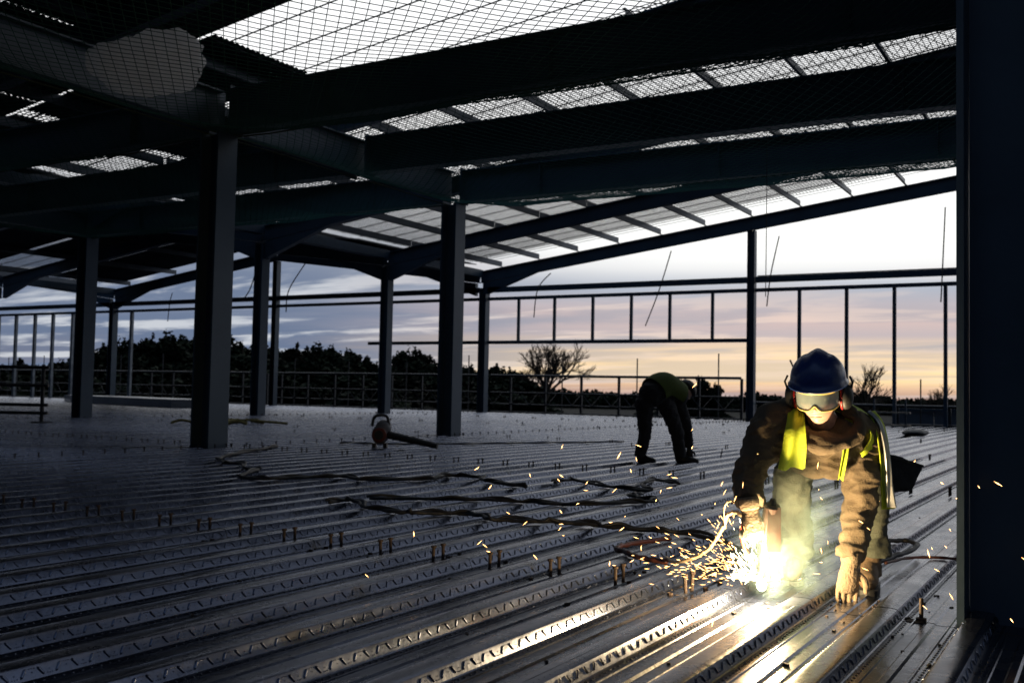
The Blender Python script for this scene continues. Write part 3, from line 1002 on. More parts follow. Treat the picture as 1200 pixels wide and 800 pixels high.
# ------------------------------------------------------------------ cables on the deck
def cable(pts2, r, material, label, name='cable', lift=.0, wig=.05, braid=False):
    r = r * .78
    p = []
    for q in pts2:
        p.append(Vector((q[0], q[1], (q[2] if len(q) > 2 else r + .002) + lift)))
    path = catmull(p, 10)
    out = []
    for i, q in enumerate(path):
        nz_ = mnoise.noise(Vector((i * .23, len(label), 0)))
        out.append(q + Vector((nz_ * wig, mnoise.noise(Vector((i * .21, 9, len(label)))) * wig, abs(nz_) * .012)))
    b = MB().tube(out, [r * (1 + .12 * math.sin(i * 1.7)) for i in range(len(out))], 7)
    if braid:
        o2 = [q + Vector((.03 * math.sin(i * .5), .03 * math.cos(i * .5), .012 + .01 * math.sin(i * .8))) for i, q in enumerate(out)]
        b.tube(o2, r * .8, 6)
    o = b.build(name, material, origin=tuple(out[0]), smooth=True)
    return tag(o, label, 'cable')
cable([[10.84, 10.19], [9.58, 9.55], [8.72, 9.05], [8.06, 8.38], [8.1, 8.16], [7.6, 7.53], [7.67, 7.46], [6.98, 7.03], [6.9, 6.73], [7.24, 6.51], [7.64, 6.35], [7.5, 5.97], [7.98, 5.59], [8.42, 5.68], [8.47, 5.34], [8.15, 5.02], [7.94, 4.53]], .021, 'rubber', 'long kinked black cable trailing from the thick column across the ribs', braid=True)
cable([[5.86, 4.99], [6.09, 4.97], [5.82, 4.62], [5.7, 4.22], [5.78, 4.05], [5.92, 3.8], [5.77, 3.5], [5.88, 3.22], [5.96, 2.93], [5.93, 2.64], [5.97, 2.3], [5.75, 1.95], [5.4, 1.75], [5.0, 1.62]], .018, 'rubber', 'black cable pair running straight to the welding gun', wig=.03, braid=True)
cable([[6.28, 4.94], [6.66, 4.41], [6.85, 4.01], [6.91, 3.59], [7.33, 3.27], [7.62, 3.13], [7.75, 3.3], [7.88, 3.51]], .017, 'rubber', 'black cable with a looped end lying mid deck', braid=True)
cable([[8.51, 4.52], [8.87, 4.52], [8.51, 4.02], [8.35, 3.51], [8.8, 3.75], [9.45, 3.91], [9.16, 3.56]], .018, 'rubber', 'short curled black cable nearer the stooping worker', braid=True)
cable([[5.69, 2.25], [5.36, 2.35], [5.14, 2.34], [5.06, 2.26], [4.93, 2.11], [4.88, 1.95]], .018, 'rubber_red', 'dark red cable looped flat on the deck beside the sparks', wig=.015)
cable([[5.0, 2.0, 0.02], [4.77, 1.85, 0.04], [4.67, 1.67, 0.12], [4.61, 1.57, 0.24], [4.57, 1.53, 0.31], [4.53, 1.47, 0.33], [4.52, 1.42, 0.3]], .0115, 'cable_tan', 'pale cable arching up from the deck to the gun hand', wig=.004)
cable([[4.58, 1.545, 0.25], [4.57, 1.545, 0.34], [4.55, 1.52, 0.375], [4.53, 1.47, 0.37], [4.51, 1.42, 0.34]], .006, 'cable_tan', 'thin tan control lead looping over the gun hand', wig=.002)
cable([[4.51, 1.44, 0.29], [4.53, 1.45, 0.22], [4.55, 1.43, 0.15], [4.56, 1.4, 0.1]], .011, 'hose_red', 'bright red lead dropping beside the gun nozzle', wig=.003)
for k in range(2):
    cable([[4.49, 1.42 - .03 * k, .36], [4.455, 1.38 - .02 * k, .33], [4.465, 1.355 - .02 * k, .26], [4.445, 1.33 - .015 * k, .20], [4.485, 1.34, .15]], .0042, 'cable_blue', ('first' if k == 0 else 'second') + ' thin blue wire draped over the welding gun', wig=.004)
cable([[5.35, 1.10], [5.9, 1.22], [6.27, 1.19], [6.52, 1.09], [6.31, .98], [5.84, 1.02], [5.5, 1.08]], .017, 'rubber', 'black cable looped on the deck behind the boots', wig=.02)
cable([[5.6, 1.03], [5.9, .93], [6.0, .70], [5.95, .4]], .010, 'rubber_red', 'thin cable running behind the big column', wig=.012)
cable([[12.2, 10.2], [12.9, 9.3], [14.1, 8.6], [15.2, 8.0], [16.5, 7.4]], .018, 'rubber', 'thin black cable crossing behind the leaf blower', wig=.06)
ym = MB()
for k in range(14):
    p = Vector((16.6 + random.uniform(-.9, .9), 16.9 + random.uniform(-.5, .5), .03))
    ym.tube(catmull([p, p + Vector((random.uniform(-.3, .3), random.uniform(-.3, .3), .06)), p + Vector((random.uniform(-.5, .5), random.uniform(-.5, .5), .0))], 4), .03, 5)
tag(ym.build('yellow_webbing', 'yellow_scrap', origin=(16.6, 16.9, 0)), 'tangled yellow webbing heaped on the deck past the thick column', 'webbing')
# loose bolt with nut on the near sheet
lb = thing('anchor_bolt', 'single threaded bolt with washer stuck upright in a trough before the big column', 'bolt', (4.52, .69, -.05))
lx, ly = 4.52, .69
MB().tube([(lx, ly, -.05), (lx + .004, ly, .045)], .0085, 10).build('shank', 'rust_steel', lb)
MB().tube([(lx, ly, -.049), (lx, ly, -.034)], .022, 6).build('nut', 'rust_steel', lb)
MB().tube([(lx - .02, ly + .02, -.0495), (lx - .02, ly + .02, -.044)], .034, 12).build('washer', 'rust_steel', lb)

# rag/scrap on open deck
dk = remeshed(MB().ball((26, 4.1, .06), (.55, .3, .09), 16, 10, None, lambda d, p: p * (1 + .3 * mnoise.noise(d * 3))), .04, 2)
t = thing('black_sack', 'flat black sack dropped on the open deck before the hoarding', 'sack', (26, 4.1, 0))
link_re('sacking', dk, 'rubber', t)

db = MB()
rd = random.Random(5)
for k in range(420):
    u_, v_ = rd.uniform(1.2, 9), rd.uniform(.3, 7)
    if rd.random() < .4: u_ = 4.51 + rd.gauss(0, .3)
    v_ = snap(v_) + rd.uniform(-.1, .1)
    s_ = rd.uniform(.004, .012)
    db.box((u_, v_, -DEPTH + s_ * .4), (s_ * rd.uniform(.8, 2.2), s_, s_ * .8), Matrix.Rotation(rd.uniform(0, 3), 3, 'Z'))
for k in range(40):
    u_, v_ = 4.51 + rd.gauss(0, .25), snap(rd.uniform(1.2, 6)) + rd.uniform(-.09, .09)
    db.tube([(u_, v_, -DEPTH), (u_, v_, -DEPTH + .012)], .013, 8, cap=False)
db_o = db.build('weld_debris', 'rust_steel')
db_o['kind'] = 'stuff'
tag(db_o, 'small slag chips and broken ferrules scattered in the deck troughs', 'debris')
# ------------------------------------------------------------------ leaf blower on the deck
bl = thing('leaf_blower', 'handheld leaf blower with red intake lying on the deck', 'blower', (11.9, 9.2, 0))
T = Vector((-fw.x, -fw.y, 0)).normalized()
Rr = Vector((r0.x, r0.y, 0)).normalized()
c = Vector((11.9, 9.2, .19))
bo = remeshed(MB().ball(c, (.13, .12, .15), 20, 14).ball(c + Vector((.05, -.02, .1)), (.12, .12, .12), 16, 10), .02, 3)
link_re('housing', bo, 'blower_white', bl)
MB().tube([c + T * .08, c + T * .14, c + T * .15], [.105, .105, .08], 20).build('intake_ring', 'blower_orange', bl)
MB().tube([c + T * .145, c + T * .16], [.07, .065], 16).build('intake_grille', 'black', bl)
hd_ = catmull([c - Rr * .12 + Vector((0, 0, .12)), c - Rr * .08 + Vector((0, 0, .26)), c + Rr * .08 + Vector((0, 0, .27)), c + Rr * .13 + Vector((0, 0, .14))], 6)
MB().tube(hd_, .022, 8).build('handle', 'black', bl)
MB().tube([c + Rr * .12, c + Rr * .45 + T * .1 - Vector((0, 0, .06)), c + Rr * .85 + T * .2 - Vector((0, 0, .14))], [.06, .05, .042], 12).build('blow_tube', 'black', bl)
MB().tube([c + Rr * .48 + T * .11 - Vector((0, 0, .065)), c + Rr * .52 + T * .118 - Vector((0, 0, .075))], .057, 12).build('tube_collar', 'black', bl)
for s in (-1, 1):
    MB().bar(c + Rr * .08 * s - Vector((0, 0, .19)), c + Rr * .08 * s - Vector((0, 0, .12)), .05, .16, tuple(T)).build('foot', 'black', bl)

# ------------------------------------------------------------------ people
def limb(mb, pts, rads, folds=0., nf=10, n=22, seed=0, step=7):
    """tapered sleeve or trouser leg with creases that bunch at the joints"""
    pts = [Vector(p) for p in pts]
    path = catmull(pts, step * 3)
    k = len(path)
    src = np.linspace(0, 1, len(rads))
    tt = np.linspace(0, 1, k)
    rr = np.interp(tt, src, rads)
    def wob(i, th):
        t = tt[i]
        bunch = .35 + .65 * max(math.exp(-((t - .5) / .13) ** 2), math.exp(-((t - .95) / .12) ** 2))
        q = Vector((t * nf * .9 + .55 * math.sin(th + seed), math.cos(th) * .75 + seed, math.sin(th) * .75))
        s = 1 - 3.2 * abs(mnoise.noise(q))
        w_ = math.sin(2 * math.pi * nf * t * .8 + 1.8 * math.sin(th + seed) + 4.5 * mnoise.noise(Vector((t * 4, seed, math.cos(th)))))
        s = .55 * s + .75 * (abs(w_) ** .5 * (1 if w_ > 0 else -.8)) * (.5 + mnoise.noise(Vector((t * 5 + seed, math.cos(th), math.sin(th)))))
        return 1 + folds * bunch * max(-1.2, s) + folds * .4 * mnoise.noise(Vector((math.cos(th) * 1.3, math.sin(th) * 1.3, t * 6 + seed)))
    mb.tube(path, list(rr), n, wob=wob)
    mb.ball(path[0], rr[0] * .98, 14, 8)
    return mb
def hand(wrist, d, lat, nrm, thumb, curls, parent, name='glove', material='glove', size=1.0, cuff=True):
    d, lat, nrm = Vector(d).normalized(), Vector(lat).normalized(), Vector(nrm).normalized()
    w = Vector(wrist)
    b = MB()
    s = size
    b.tube([w - d * .05 * s, w, w + d * .035 * s, w + d * .075 * s, w + d * .105 * s], [.036 * s, .030 * s, .030 * s, .028 * s, .018 * s], 14, ecc=[1, 1.15, 1.38, 1.55, 1.9], hint=lat)
    for j, (off, ln, rad) in enumerate(((-.037, .064, .0098), (-.0125, .076, .0104), (.0125, .072, .0102), (.036, .054, .0090))):
        p = w + d * .088 * s + lat * (off * s * -thumb)
        dd = d.copy()
        pts = [p - d * .02 * s, p]
        cv = curls[j]
        for q in range(3):
            a = cv[q]
            dd = (dd * math.cos(a) + nrm * math.sin(a)).normalized()
            # keep the bend in the d-nrm plane
            p = p + dd * ln * s * (.45, .32, .26)[q]
            pts.append(p)
        b.tube(catmull(pts, 4), [rad * s * f for f in np.linspace(1.08, .82, (len(pts) - 1) * 4 + 1)], 10)
        b.ball(pts[-1], rad * s * .84, 10, 6)
    side = lat * thumb
    p = w + d * .028 * s + side * .030 * s
    p1 = p + (side * .72 + d * .55 + nrm * .25).normalized() * .038 * s
    p2 = p1 + (side * .18 + d * .75 + nrm * .62).normalized() * .030 * s
    p3 = p2 + (side * -.15 + d * .70 + nrm * .70).normalized() * .022 * s
    b.tube(catmull([p - side * .012 * s, p, p1, p2, p3], 4), [.016 * s] * 5 + list(np.linspace(.0155 * s, .0098 * s, 12)), 10)
    b.ball(p3, .0098 * s, 10, 6)
    me = remeshed(b, .0036 * s, 1, lambda q: .0012 * mnoise.noise(q * 70))
    g = link_re(name, me, material, parent)
    if cuff:
        MB().tube([w - d * .062 * s, w - d * .055 * s, w - d * .02 * s, w - d * .012 * s], [.040 * s, .043 * s, .039 * s, .036 * s], 18).build('cuff', material, g, smooth=True)
    return g
def boot(ankle, heel, toe, parent, material='boot'):
    a, h, t = Vector(ankle), Vector(heel), Vector(toe)
    d = (t - h); ln = d.length; d.normalize()
    lat = d.cross(Vector((0, 0, 1))).normalized()
    b = MB()
    z = Vector((0, 0, 1))
    st = [(0.0, .040, .030), (.10, .052, .035), (.28, .060, .037), (.5, .052, .040), (.7, .045, .045), (.88, .040, .043), (.97, .030, .030), (1.0, .012, .012)]
    pts = [h + d * (f * ln) + z * (hh + .022) for f, hh, ww in st]
    b.tube(pts, [hh for f, hh, ww in st], 18, ecc=[ww / hh for f, hh, ww in st], hint=lat)
    an = h + d * ln * .24
    b.tube([an + z * .06, an + z * .11, a + z * .06, a + z * .13], [.052, .048, .046, .05], 16)
    me = remeshed(b, .007, 3, lambda q: .002 * mnoise.noise(q * 40))
    g = link_re('boot', me, material, parent)
    sb_ = MB()
    for z0, z1, gr in ((.002, .026, 1.10),):
        ring = []
        for j in range(28):
            th = 2 * math.pi * j / 28
            f = .5 + .52 * math.cos(th)
            ww = np.interp(f, [-.02, .1, .3, .5, .75, .95, 1.02], [.018, .036, .039, .037, .047, .036, .01]) * gr
            ring.append(h + d * (f * ln) + lat * (ww * (1 if math.sin(th) >= 0 else -1) * min(1, abs(math.sin(th)) * 3)))
        vs = [Vector((p.x, p.y, z0)) for p in ring] + [Vector((p.x, p.y, z1)) for p in ring]
        n = 28
        sb_.add(vs, [tuple(range(n - 1, -1, -1)), tuple(range(n, 2 * n))] + [(j, (j + 1) % n, n + (j + 1) % n, n + j) for j in range(n)])
    sb_.build('sole', 'black', g)
    # laces
    for k in range(3):
        q = h + d * ln * (.42 + .09 * k) + z * (.118 - .014 * k)
        MB().tube([q - lat * .025, q + z * .004, q + lat * .025], .0035, 5).build('lace', 'black', g)
    g.location.z -= DEPTH                               # boots stand in the troughs
    return g
def headfn(d, p):
    x, y, z = p
    # jaw narrows, chin comes forward
    if d.z < 0:
        k = -d.z
        x *= 1 - .30 * k ** 1.6
        if y > 0: y *= 1 - .10 * k
        else: y *= 1 - .38 * k
    if d.y > 0:
        gx = lambda w, c=0.: math.exp(-((x - c) / w) ** 2)
        gz = lambda w, c: math.exp(-((z - c) / w) ** 2)
        f = max(0, d.y) ** .6
        y *= .93
        # nose: bridge to tip
        if -.052 < z < .03:
            tt = (.03 - z) / .082
            y += f * gx(.0105 + .006 * tt) * (.006 + .024 * tt) * (1 if tt < .86 else max(0, (1 - tt) / .14))
        y += f * (gx(.010, .0135) + gx(.010, -.0135)) * gz(.008, -.043) * .008
        # eye sockets and brow
        y -= f * (gx(.016, .033) + gx(.016, -.033)) * gz(.013, .006) * .014
        y += f * gx(.055) * gz(.010, .028) * .005
        # cheeks
        y += f * (gx(.02, .042) + gx(.02, -.042)) * gz(.02, -.025) * .005
        # lips
        y += f * gx(.024) * (gz(.0055, -.0655) * .0075 + gz(.006, -.0775) * .008 - gz(.0028, -.0715) * .007)
        y -= f * gx(.03) * gz(.006, -.0885) * .005
        y += f * gx(.024) * gz(.014, -.104) * .010
    return Vector((x, y, z))
def head_parts(root, c, M, gear=True, size=1.0, neck=None):
    """head with face and neck as one mesh, then helmet, goggles and ear defenders"""
    c = Vector(c)
    S = size
    M3 = M
    hm = MB()
    hm.ball((0, 0, 0), (.077, .099, .121), 72, 60, None, headfn)
    vs = [c + M3 @ (Vector(v) * S) for v in hm.v]
    b = MB().add(vs, hm.f)
    for s in (-1, 1):                                   # ears
        b.ball(c + M3 @ (Vector((s * .078, -.008, -.005)) * S), (.010 * S, .020 * S, .032 * S), 12, 8, M3)
    if neck is not None:
        b.tube(catmull([c + M3 @ (Vector((0, -.025, -.05)) * S), c + M3 @ (Vector((0, -.035, -.10)) * S), Vector(neck)], 4), [.055 * S] * 5 + [.06 * S] * 4, 16)
    body = link_re('body', remeshed(b, .0042, 1), 'skin', root)
    for s in (-1, 1):
        e = MB().ball(c + M3 @ (Vector((s * .032, .072, .006)) * S), .0125 * S, 12, 8).build('eye', 'eye', body, smooth=True)
        MB().ball(c + M3 @ (Vector((s * .032, .0805, .004)) * S), .0055 * S, 10, 6).build('iris', 'iris', body, smooth=True)
    MB().tube(catmull([c + M3 @ (Vector(q) * S) for q in ((-.022, .0865, -.072), (-.008, .0955, -.0705), (0, .0960, -.0715), (.008, .0955, -.0705), (.022, .0865, -.072))], 4), .0022, 5).build('mouth_line', 'lip', body, smooth=True)
    if not gear:
        return body
    # helmet
    def ring(th, ph):
        x, y, z = math.cos(th) * math.cos(ph), math.sin(th) * math.cos(ph), math.sin(ph)
        p = Vector((x * .109, y * .131 - .006, .068 + z * .110))
        p.z += .010 * math.exp(-(p.x / .020) ** 2) * max(0, z) ** .4        # centre ridge
        p.z -= .004 * (math.exp(-((p.x - .042) / .010) ** 2) + math.exp(-((p.x + .042) / .010) ** 2)) * max(0, z) ** .5
        return p
    nth, nph = 64, 18
    hv = []
    for i in range(nph + 1):
        ph = math.pi / 2 * i / nph
        for j in range(nth):
            hv.append(ring(2 * math.pi * j / nth, ph))
    hf = [(i * nth + j, i * nth + (j + 1) % nth, (i + 1) * nth + (j + 1) % nth, (i + 1) * nth + j) for i in range(nph) for j in range(nth)]
    # brim: rolled edge all round, peak to the front
    base = len(hv)
    for (dr, dz) in ((.004, -.012), (.010, -.018), (.009, -.024), (.001, -.020)):
        for j in range(nth):
            th = 2 * math.pi * j / nth
            p = ring(th, 0)
            o = Vector((math.cos(th), math.sin(th), 0))
            pk = max(0, math.sin(th)) ** 2.2
            e = dr * (1 + .9 * pk) if dr > .002 else dr
            hv.append(p + o * e + Vector((0, 0, dz - .006 * pk * (1 if dr > .002 else .3))))
    rings = [0] + [base + k * nth for k in range(4)]
    for a_, b_ in zip(rings, rings[1:]):
        hf += [(b_ + j, b_ + (j + 1) % nth, a_ + (j + 1) % nth, a_ + j) for j in range(nth)]
    hel = MB().add([c + M3 @ (v * S) for v in hv], hf).build('helmet', 'helmet', root, smooth=True)
    # accessory slots / headband rail
    MB().tube([c + M3 @ (Vector((1.0 * math.cos(t_) * .115, math.sin(t_) * .137 - .006, .078)) * S) for t_ in np.linspace(-2.6, -.54, 16)], .006 * S, 6).build('rear_band', 'black', hel)
    # goggles
    def arcp(th, rx, ry, z):
        return c + M3 @ (Vector((math.sin(th) * rx, math.cos(th) * ry, z)) * S)
    ths = np.linspace(-1.28, 1.28, 33)
    lv, lf = [], []
    for rx, ry in ((.088, .112), (.0865, .1105)):
        for th in ths:
            nosecut = .022 * math.exp(-(th / .16) ** 2)
            taper = .010 * max(0, (abs(th) - .85) / .43)
            lv += [arcp(th, rx, ry, -.040 + nosecut + taper), arcp(th, rx, ry, .032 - taper * .5)]
    n = len(ths)
    for i in range(n - 1):
        a_ = 2 * i
        lf.append((a_, a_ + 2, a_ + 3, a_ + 1))
        o_ = 2 * n + a_
        lf.append((o_, o_ + 1, o_ + 3, o_ + 2))
    gog = MB().add(lv, lf).build('goggles', 'lens', root, smooth=True)
    MB().tube([arcp(th, .085, .109, .034) for th in ths], .0105 * S, 8, ecc=[.9] * n).build('goggle_top_frame', 'goggle_frame', gog, smooth=True)
    MB().tube([arcp(th, .086, .110, -.042 + .023 * math.exp(-(th / .16) ** 2) + .010 * max(0, (abs(th) - .85) / .43)) for th in ths], .0048 * S, 8).build('goggle_lower_frame', 'goggle_frame', gog, smooth=True)
    for s in (-1, 1):
        MB().bar(arcp(s * 1.26, .088, .112, -.004), arcp(s * 1.9, .088, .112, -.002), .004, .03 * S, tuple(M3 @ Vector((0, 0, 1)))).build('strap', 'black', gog)
    # ear defenders
    for s in (-1, 1):
        cc = c + M3 @ (Vector((s * .106, -.012, -.010)) * S)
        cup = MB().ball(cc, (.030 * S, .040 * S, .054 * S), 20, 14, M3).build('ear_defender', 'black', root, smooth=True)
        rr_ = MB()
        pts = [cc + M3 @ (Vector((s * -.014, .037 * math.cos(q), .050 * math.sin(q))) * S) for q in np.linspace(0, 2 * math.pi, 25)]
        rr_.tube(pts, .005 * S, 6)
        rr_.build('red_ring', 'red_plastic', cup, smooth=True)
        pd = MB().tube([cc + M3 @ (Vector((s * -.014, 0, 0)) * S), cc + M3 @ (Vector((s * -.034, 0, 0)) * S)], [.040 * S, .034 * S], 16)
        pd.build('cushion', 'black', cup)
        MB().tube([cc + M3 @ (Vector((s * .016, .0, .02)) * S), cc + M3 @ (Vector((s * .028, .0, .06)) * S), cc + M3 @ (Vector((s * .016, -.004, .085)) * S)], .0045 * S, 6).build('arm', 'black', cup)
    return body
def basis(f, upv=(0, 0, 1)):
    """columns: lateral, forward, crown"""
    f = Vector(f).normalized()
    x = f.cross(Vector(upv)).normalized()
    z = x.cross(f)
    return Matrix((x, f, z)).transposed()

# --- the crouching welder
wd = thing('person', 'person in blue helmet, goggles and brown hooded top crouching to weld the deck', 'person', (4.9, 1.15, 0))
shL, elL, wrL = Vector((4.80, .985, .684)), Vector((4.824, 1.000, .372)), Vector((4.757, 1.026, .108))
shR, elR, wrR = Vector((4.58, 1.325, .738)), Vector((4.545, 1.415, .506)), Vector((4.412, 1.375, .352))
LAT = Vector((.54, -.84, -.06)).normalized()
tors = [(4.60, 1.105, .712), (4.67, 1.12, .690), (4.76, 1.142, .662), (4.90, 1.168, .650), (5.06, 1.19, .676), (5.21, 1.215, .700), (5.28, 1.23, .705)]
tr_v = [.055, .095, .128, .140, .135, .130, .10]
tr_e = [2.2, 1.85, 1.55, 1.45, 1.42, 1.42, 1.5]
jk = MB()
jk.tube(catmull(tors, 4), list(np.interp(np.linspace(0, 6, 25), range(7), tr_v)), 30, ecc=list(np.interp(np.linspace(0, 6, 25), range(7), tr_e)), hint=LAT)
limb(jk, [shL + Vector((.03, .06, .0)), shL, elL, wrL + Vector((0, 0, .035))], [.095, .094, .088, .080, .078, .070, .062, .055], .20, 12, 28, 1)
limb(jk, [shR + Vector((.06, -.06, -.01)), shR, elR, wrR + Vector((.005, .005, .045))], [.095, .095, .088, .084, .080, .072, .064, .056], .19, 10, 28, 5)
Md = basis((-.86, -.51, -.25))
jk.ball((4.745, 1.155, .585), (.155, .075, .095), 20, 14, Md)
jk.ball((4.735, 1.085, .575), (.085, .060, .090), 16, 12, Md)
# hood bunched round the neck
nd = Vector((-.88, -.10, .46)).normalized()
na = nd.cross(Vector((0, 0, 1))).normalized(); nb_ = nd.cross(na)
hood = [Vector((4.615, 1.09, .738)) + na * (.132 * math.cos(q)) + nb_ * (.092 * math.sin(q)) + nd * (.012 * math.sin(2 * q)) for q in np.linspace(0, 2 * math.pi, 33)]
jk.tube(hood, [.036 + .012 * math.sin(q * 1.0 + .4) + .006 * math.sin(q * 5) for q in np.linspace(0, 2 * math.pi, 33)], 12, cap=False)
jk.ball((4.74, 1.00, .735), (.085, .08, .060), 14, 10, Md)
jk.ball((4.70, 1.11, .725), (.13, .09, .07), 16, 12, Md)
def cloth_disp(p):
    a = mnoise.noise(Vector((p.x * 9, p.y * 9, p.z * 5)))
    b = mnoise.noise(Vector((p.x * 22 + 3, p.y * 22, p.z * 14)))
    c_ = mnoise.noise(Vector((p.x * 12 - 5, p.y * 12 + 2, p.z * 26)))
    return .012 * (1 - abs(a) * 2.4) + .007 * (1 - abs(c_) * 2.6) + .003 * b - .009
jacket = link_re('hooded_top', remeshed(jk, .0068, 1, cloth_disp), 'hoodie', wd)
# drawn hood edge and cuffs
MB().tube(hood[2:16], .008, 6).build('hood_seam', 'hoodie', jacket, smooth=True)
# trousers
tz = MB()
hipR, knR, anR = (5.149, 1.336, .677), (4.90, 1.325, .426), (5.17, 1.371, .10)
hipL, knL, anL = (5.291, 1.094, .682), (5.139, 1.008, .395), (5.20, 1.018, .11)
tz.ball((5.22, 1.22, .69), (.19, .15, .15), 20, 14, Md)
limb(tz, [hipR, knR, anR], [.115, .102, .092, .086, .082, .080, .086], .075, 9, 24, 2)
limb(tz, [hipL, knL, anL], [.115, .102, .090, .084, .080, .078, .084], .075, 9, 24, 8)
link_re('trousers', remeshed(tz, .009, 2, cloth_disp), 'trousers', wd)
boot((5.175, 1.015, .08), (5.22, 1.02, 0), (4.925, .985, 0), wd)
boot((5.19, 1.37, .08), (5.235, 1.385, 0), (4.95, 1.34, 0), wd)
# vest: shell over back and shoulders, two hanging front panels, silver bands
def vest_shell(name, s0, s1, th0, th1, off, material, parent, nS=22, nT=26, thick=.006):
    path = catmull(tors, 8)
    K = len(path)
    rv = np.interp(np.linspace(0, 6, K), range(7), tr_v); re_ = np.interp(np.linspace(0, 6, K), range(7), tr_e)
    b = MB()
    for layer in (0, 1):
        vs = []
        for i in range(nS):
            f = s0 + (s1 - s0) * i / (nS - 1)
            q = f * (K - 1); i0 = min(int(q), K - 2); fr = q - i0
            p = path[i0].lerp(path[i0 + 1], fr)
            t_ = (path[i0 + 1] - path[i0]).normalized()
            a_ = (LAT - t_ * LAT.dot(t_)).normalized(); b_ = t_.cross(a_)
            if b_.z < 0: b_ = -b_
            r_ = rv[i0] * (1 - fr) + rv[i0 + 1] * fr; e_ = re_[i0] * (1 - fr) + re_[i0 + 1] * fr
            for j in range(nT):
                th = th0 + (th1 - th0) * j / (nT - 1)
                w = off + .010 * mnoise.noise(Vector((f * 8, th * 2.5, 1))) - (thick if layer else 0)
                vs.append(p + a_ * (math.cos(th) * (r_ * e_ + w)) + b_ * (math.sin(th) * (r_ + w)))
        fs = []
        for i in range(nS - 1):
            for j in range(nT - 1):
                q4 = (i * nT + j, i * nT + j + 1, (i + 1) * nT + j + 1, (i + 1) * nT + j)
                fs.append(q4 if layer == 0 else q4[::-1])
        b.add(vs, fs)
    n1 = nS * nT
    for i in range(nS - 1):
        for j in (0, nT - 1):
            b.f.append((i * nT + j, (i + 1) * nT + j, n1 + (i + 1) * nT + j, n1 + i * nT + j))
    for j in range(nT - 1):
        for i in (0, nS - 1):
            b.f.append((i * nT + j, i * nT + j + 1, n1 + i * nT + j + 1, n1 + i * nT + j))
    return b.build(name, material, parent, smooth=True)
vest = vest_shell('vest', .16, 1.0, -.75, math.pi + .75, .026, 'vest', wd)
vest_shell('reflective_band', .60, .68, -.74, math.pi + .74, .030, 'vest_silver', vest, nS=4)
def panel(name, pts, widths, wdir, material, parent, thick=.006, fold=.012, seed=0):
    path = catmull(pts, 7)
    K = len(path)
    wd_ = Vector(wdir).normalized()
    ws = np.interp(np.linspace(0, 1, K), np.linspace(0, 1, len(widths)), widths)
    b = MB(); n = 9
    for layer in (0, 1):
        vs = []
        for i, p in enumerate(path):
            t_ = (path[min(i + 1, K - 1)] - path[max(i - 1, 0)]).normalized()
            nn = t_.cross(wd_).normalized()
            for j in range(n):
                f = j / (n - 1) - .5
                vs.append(p + wd_ * (f * ws[i]) + nn * (fold * math.sin(f * 9 + i * .12 + seed) * (.3 + i / K) + (thick if layer else 0) - .03 * f * f))
        fs = [(i * n + j, i * n + j + 1, (i + 1) * n + j + 1, (i + 1) * n + j) for i in range(K - 1) for j in range(n - 1)]
        b.add(vs, fs if layer == 0 else [f[::-1] for f in fs])
    m_ = K * n
    for i in range(K - 1):
        for j in (0, n - 1):
            b.f.append((i * n + j, (i + 1) * n + j, m_ + (i + 1) * n + j, m_ + i * n + j))
    for j in range(n - 1):
        for i in (0, K - 1):
            b.f.append((i * n + j, i * n + j + 1, m_ + i * n + j + 1, m_ + i * n + j))
    return b.build(name, material, parent, smooth=True)
panel('front_panel', [(4.66, 1.24, .822), (4.55, 1.215, .800), (4.485, 1.200, .735), (4.500, 1.208, .640), (4.545, 1.232, .545)], [.06, .07, .08, .10, .115], (.45, -.88, .1), 'vest', vest, seed=1)
panel('front_panel', [(4.80, 1.05, .80), (4.70, 1.02, .79), (4.635, 1.010, .715), (4.63, 1.02, .62), (4.68, 1.05, .50)], [.04, .035, .03, .03, .03], (.5, -.85, 0), 'vest', vest, seed=3)
panel('side_panel', [(4.86, .955, .80), (4.83, .915, .74), (4.85, .895, .62), (4.90, .890, .47), (4.94, .885, .36)], [.10, .15, .17, .17, .16], (.85, -.1, .0), 'vest', vest, seed=5)
panel('reflective_band', [(4.80, .955, .800), (4.775, .905, .745), (4.795, .880, .62), (4.845, .875, .47), (4.885, .870, .37)], [.03, .035, .035, .035, .035], (.85, -.1, 0), 'vest_silver', vest, seed=5)
# hands
hand(wrL, (-.10, .10, -1), (.50, -.86, 0), (-.80, -.40, -.1), 1, [(.15, .35, .5), (.12, .30, .45), (.12, .35, .5), (.2, .4, .6)], wd, size=1.12)
hand(wrR, (.06, -.16, -1), (.50, -.86, -.10), (.86, .5, -.05), 1, [(.95, 1.15, .8), (1.0, 1.2, .8), (1.0, 1.2, .8), (1.05, 1.2, .9)], wd, size=1.12)
# head
Fh = Vector((-.985, -.10, 0)).normalized()
pit = R(15)
head_parts(wd, (4.535, 1.115, .872), basis(Fh * math.cos(pit) + Vector((0, 0, -math.sin(pit)))), True, 1.07, neck=(4.74, 1.12, .72))

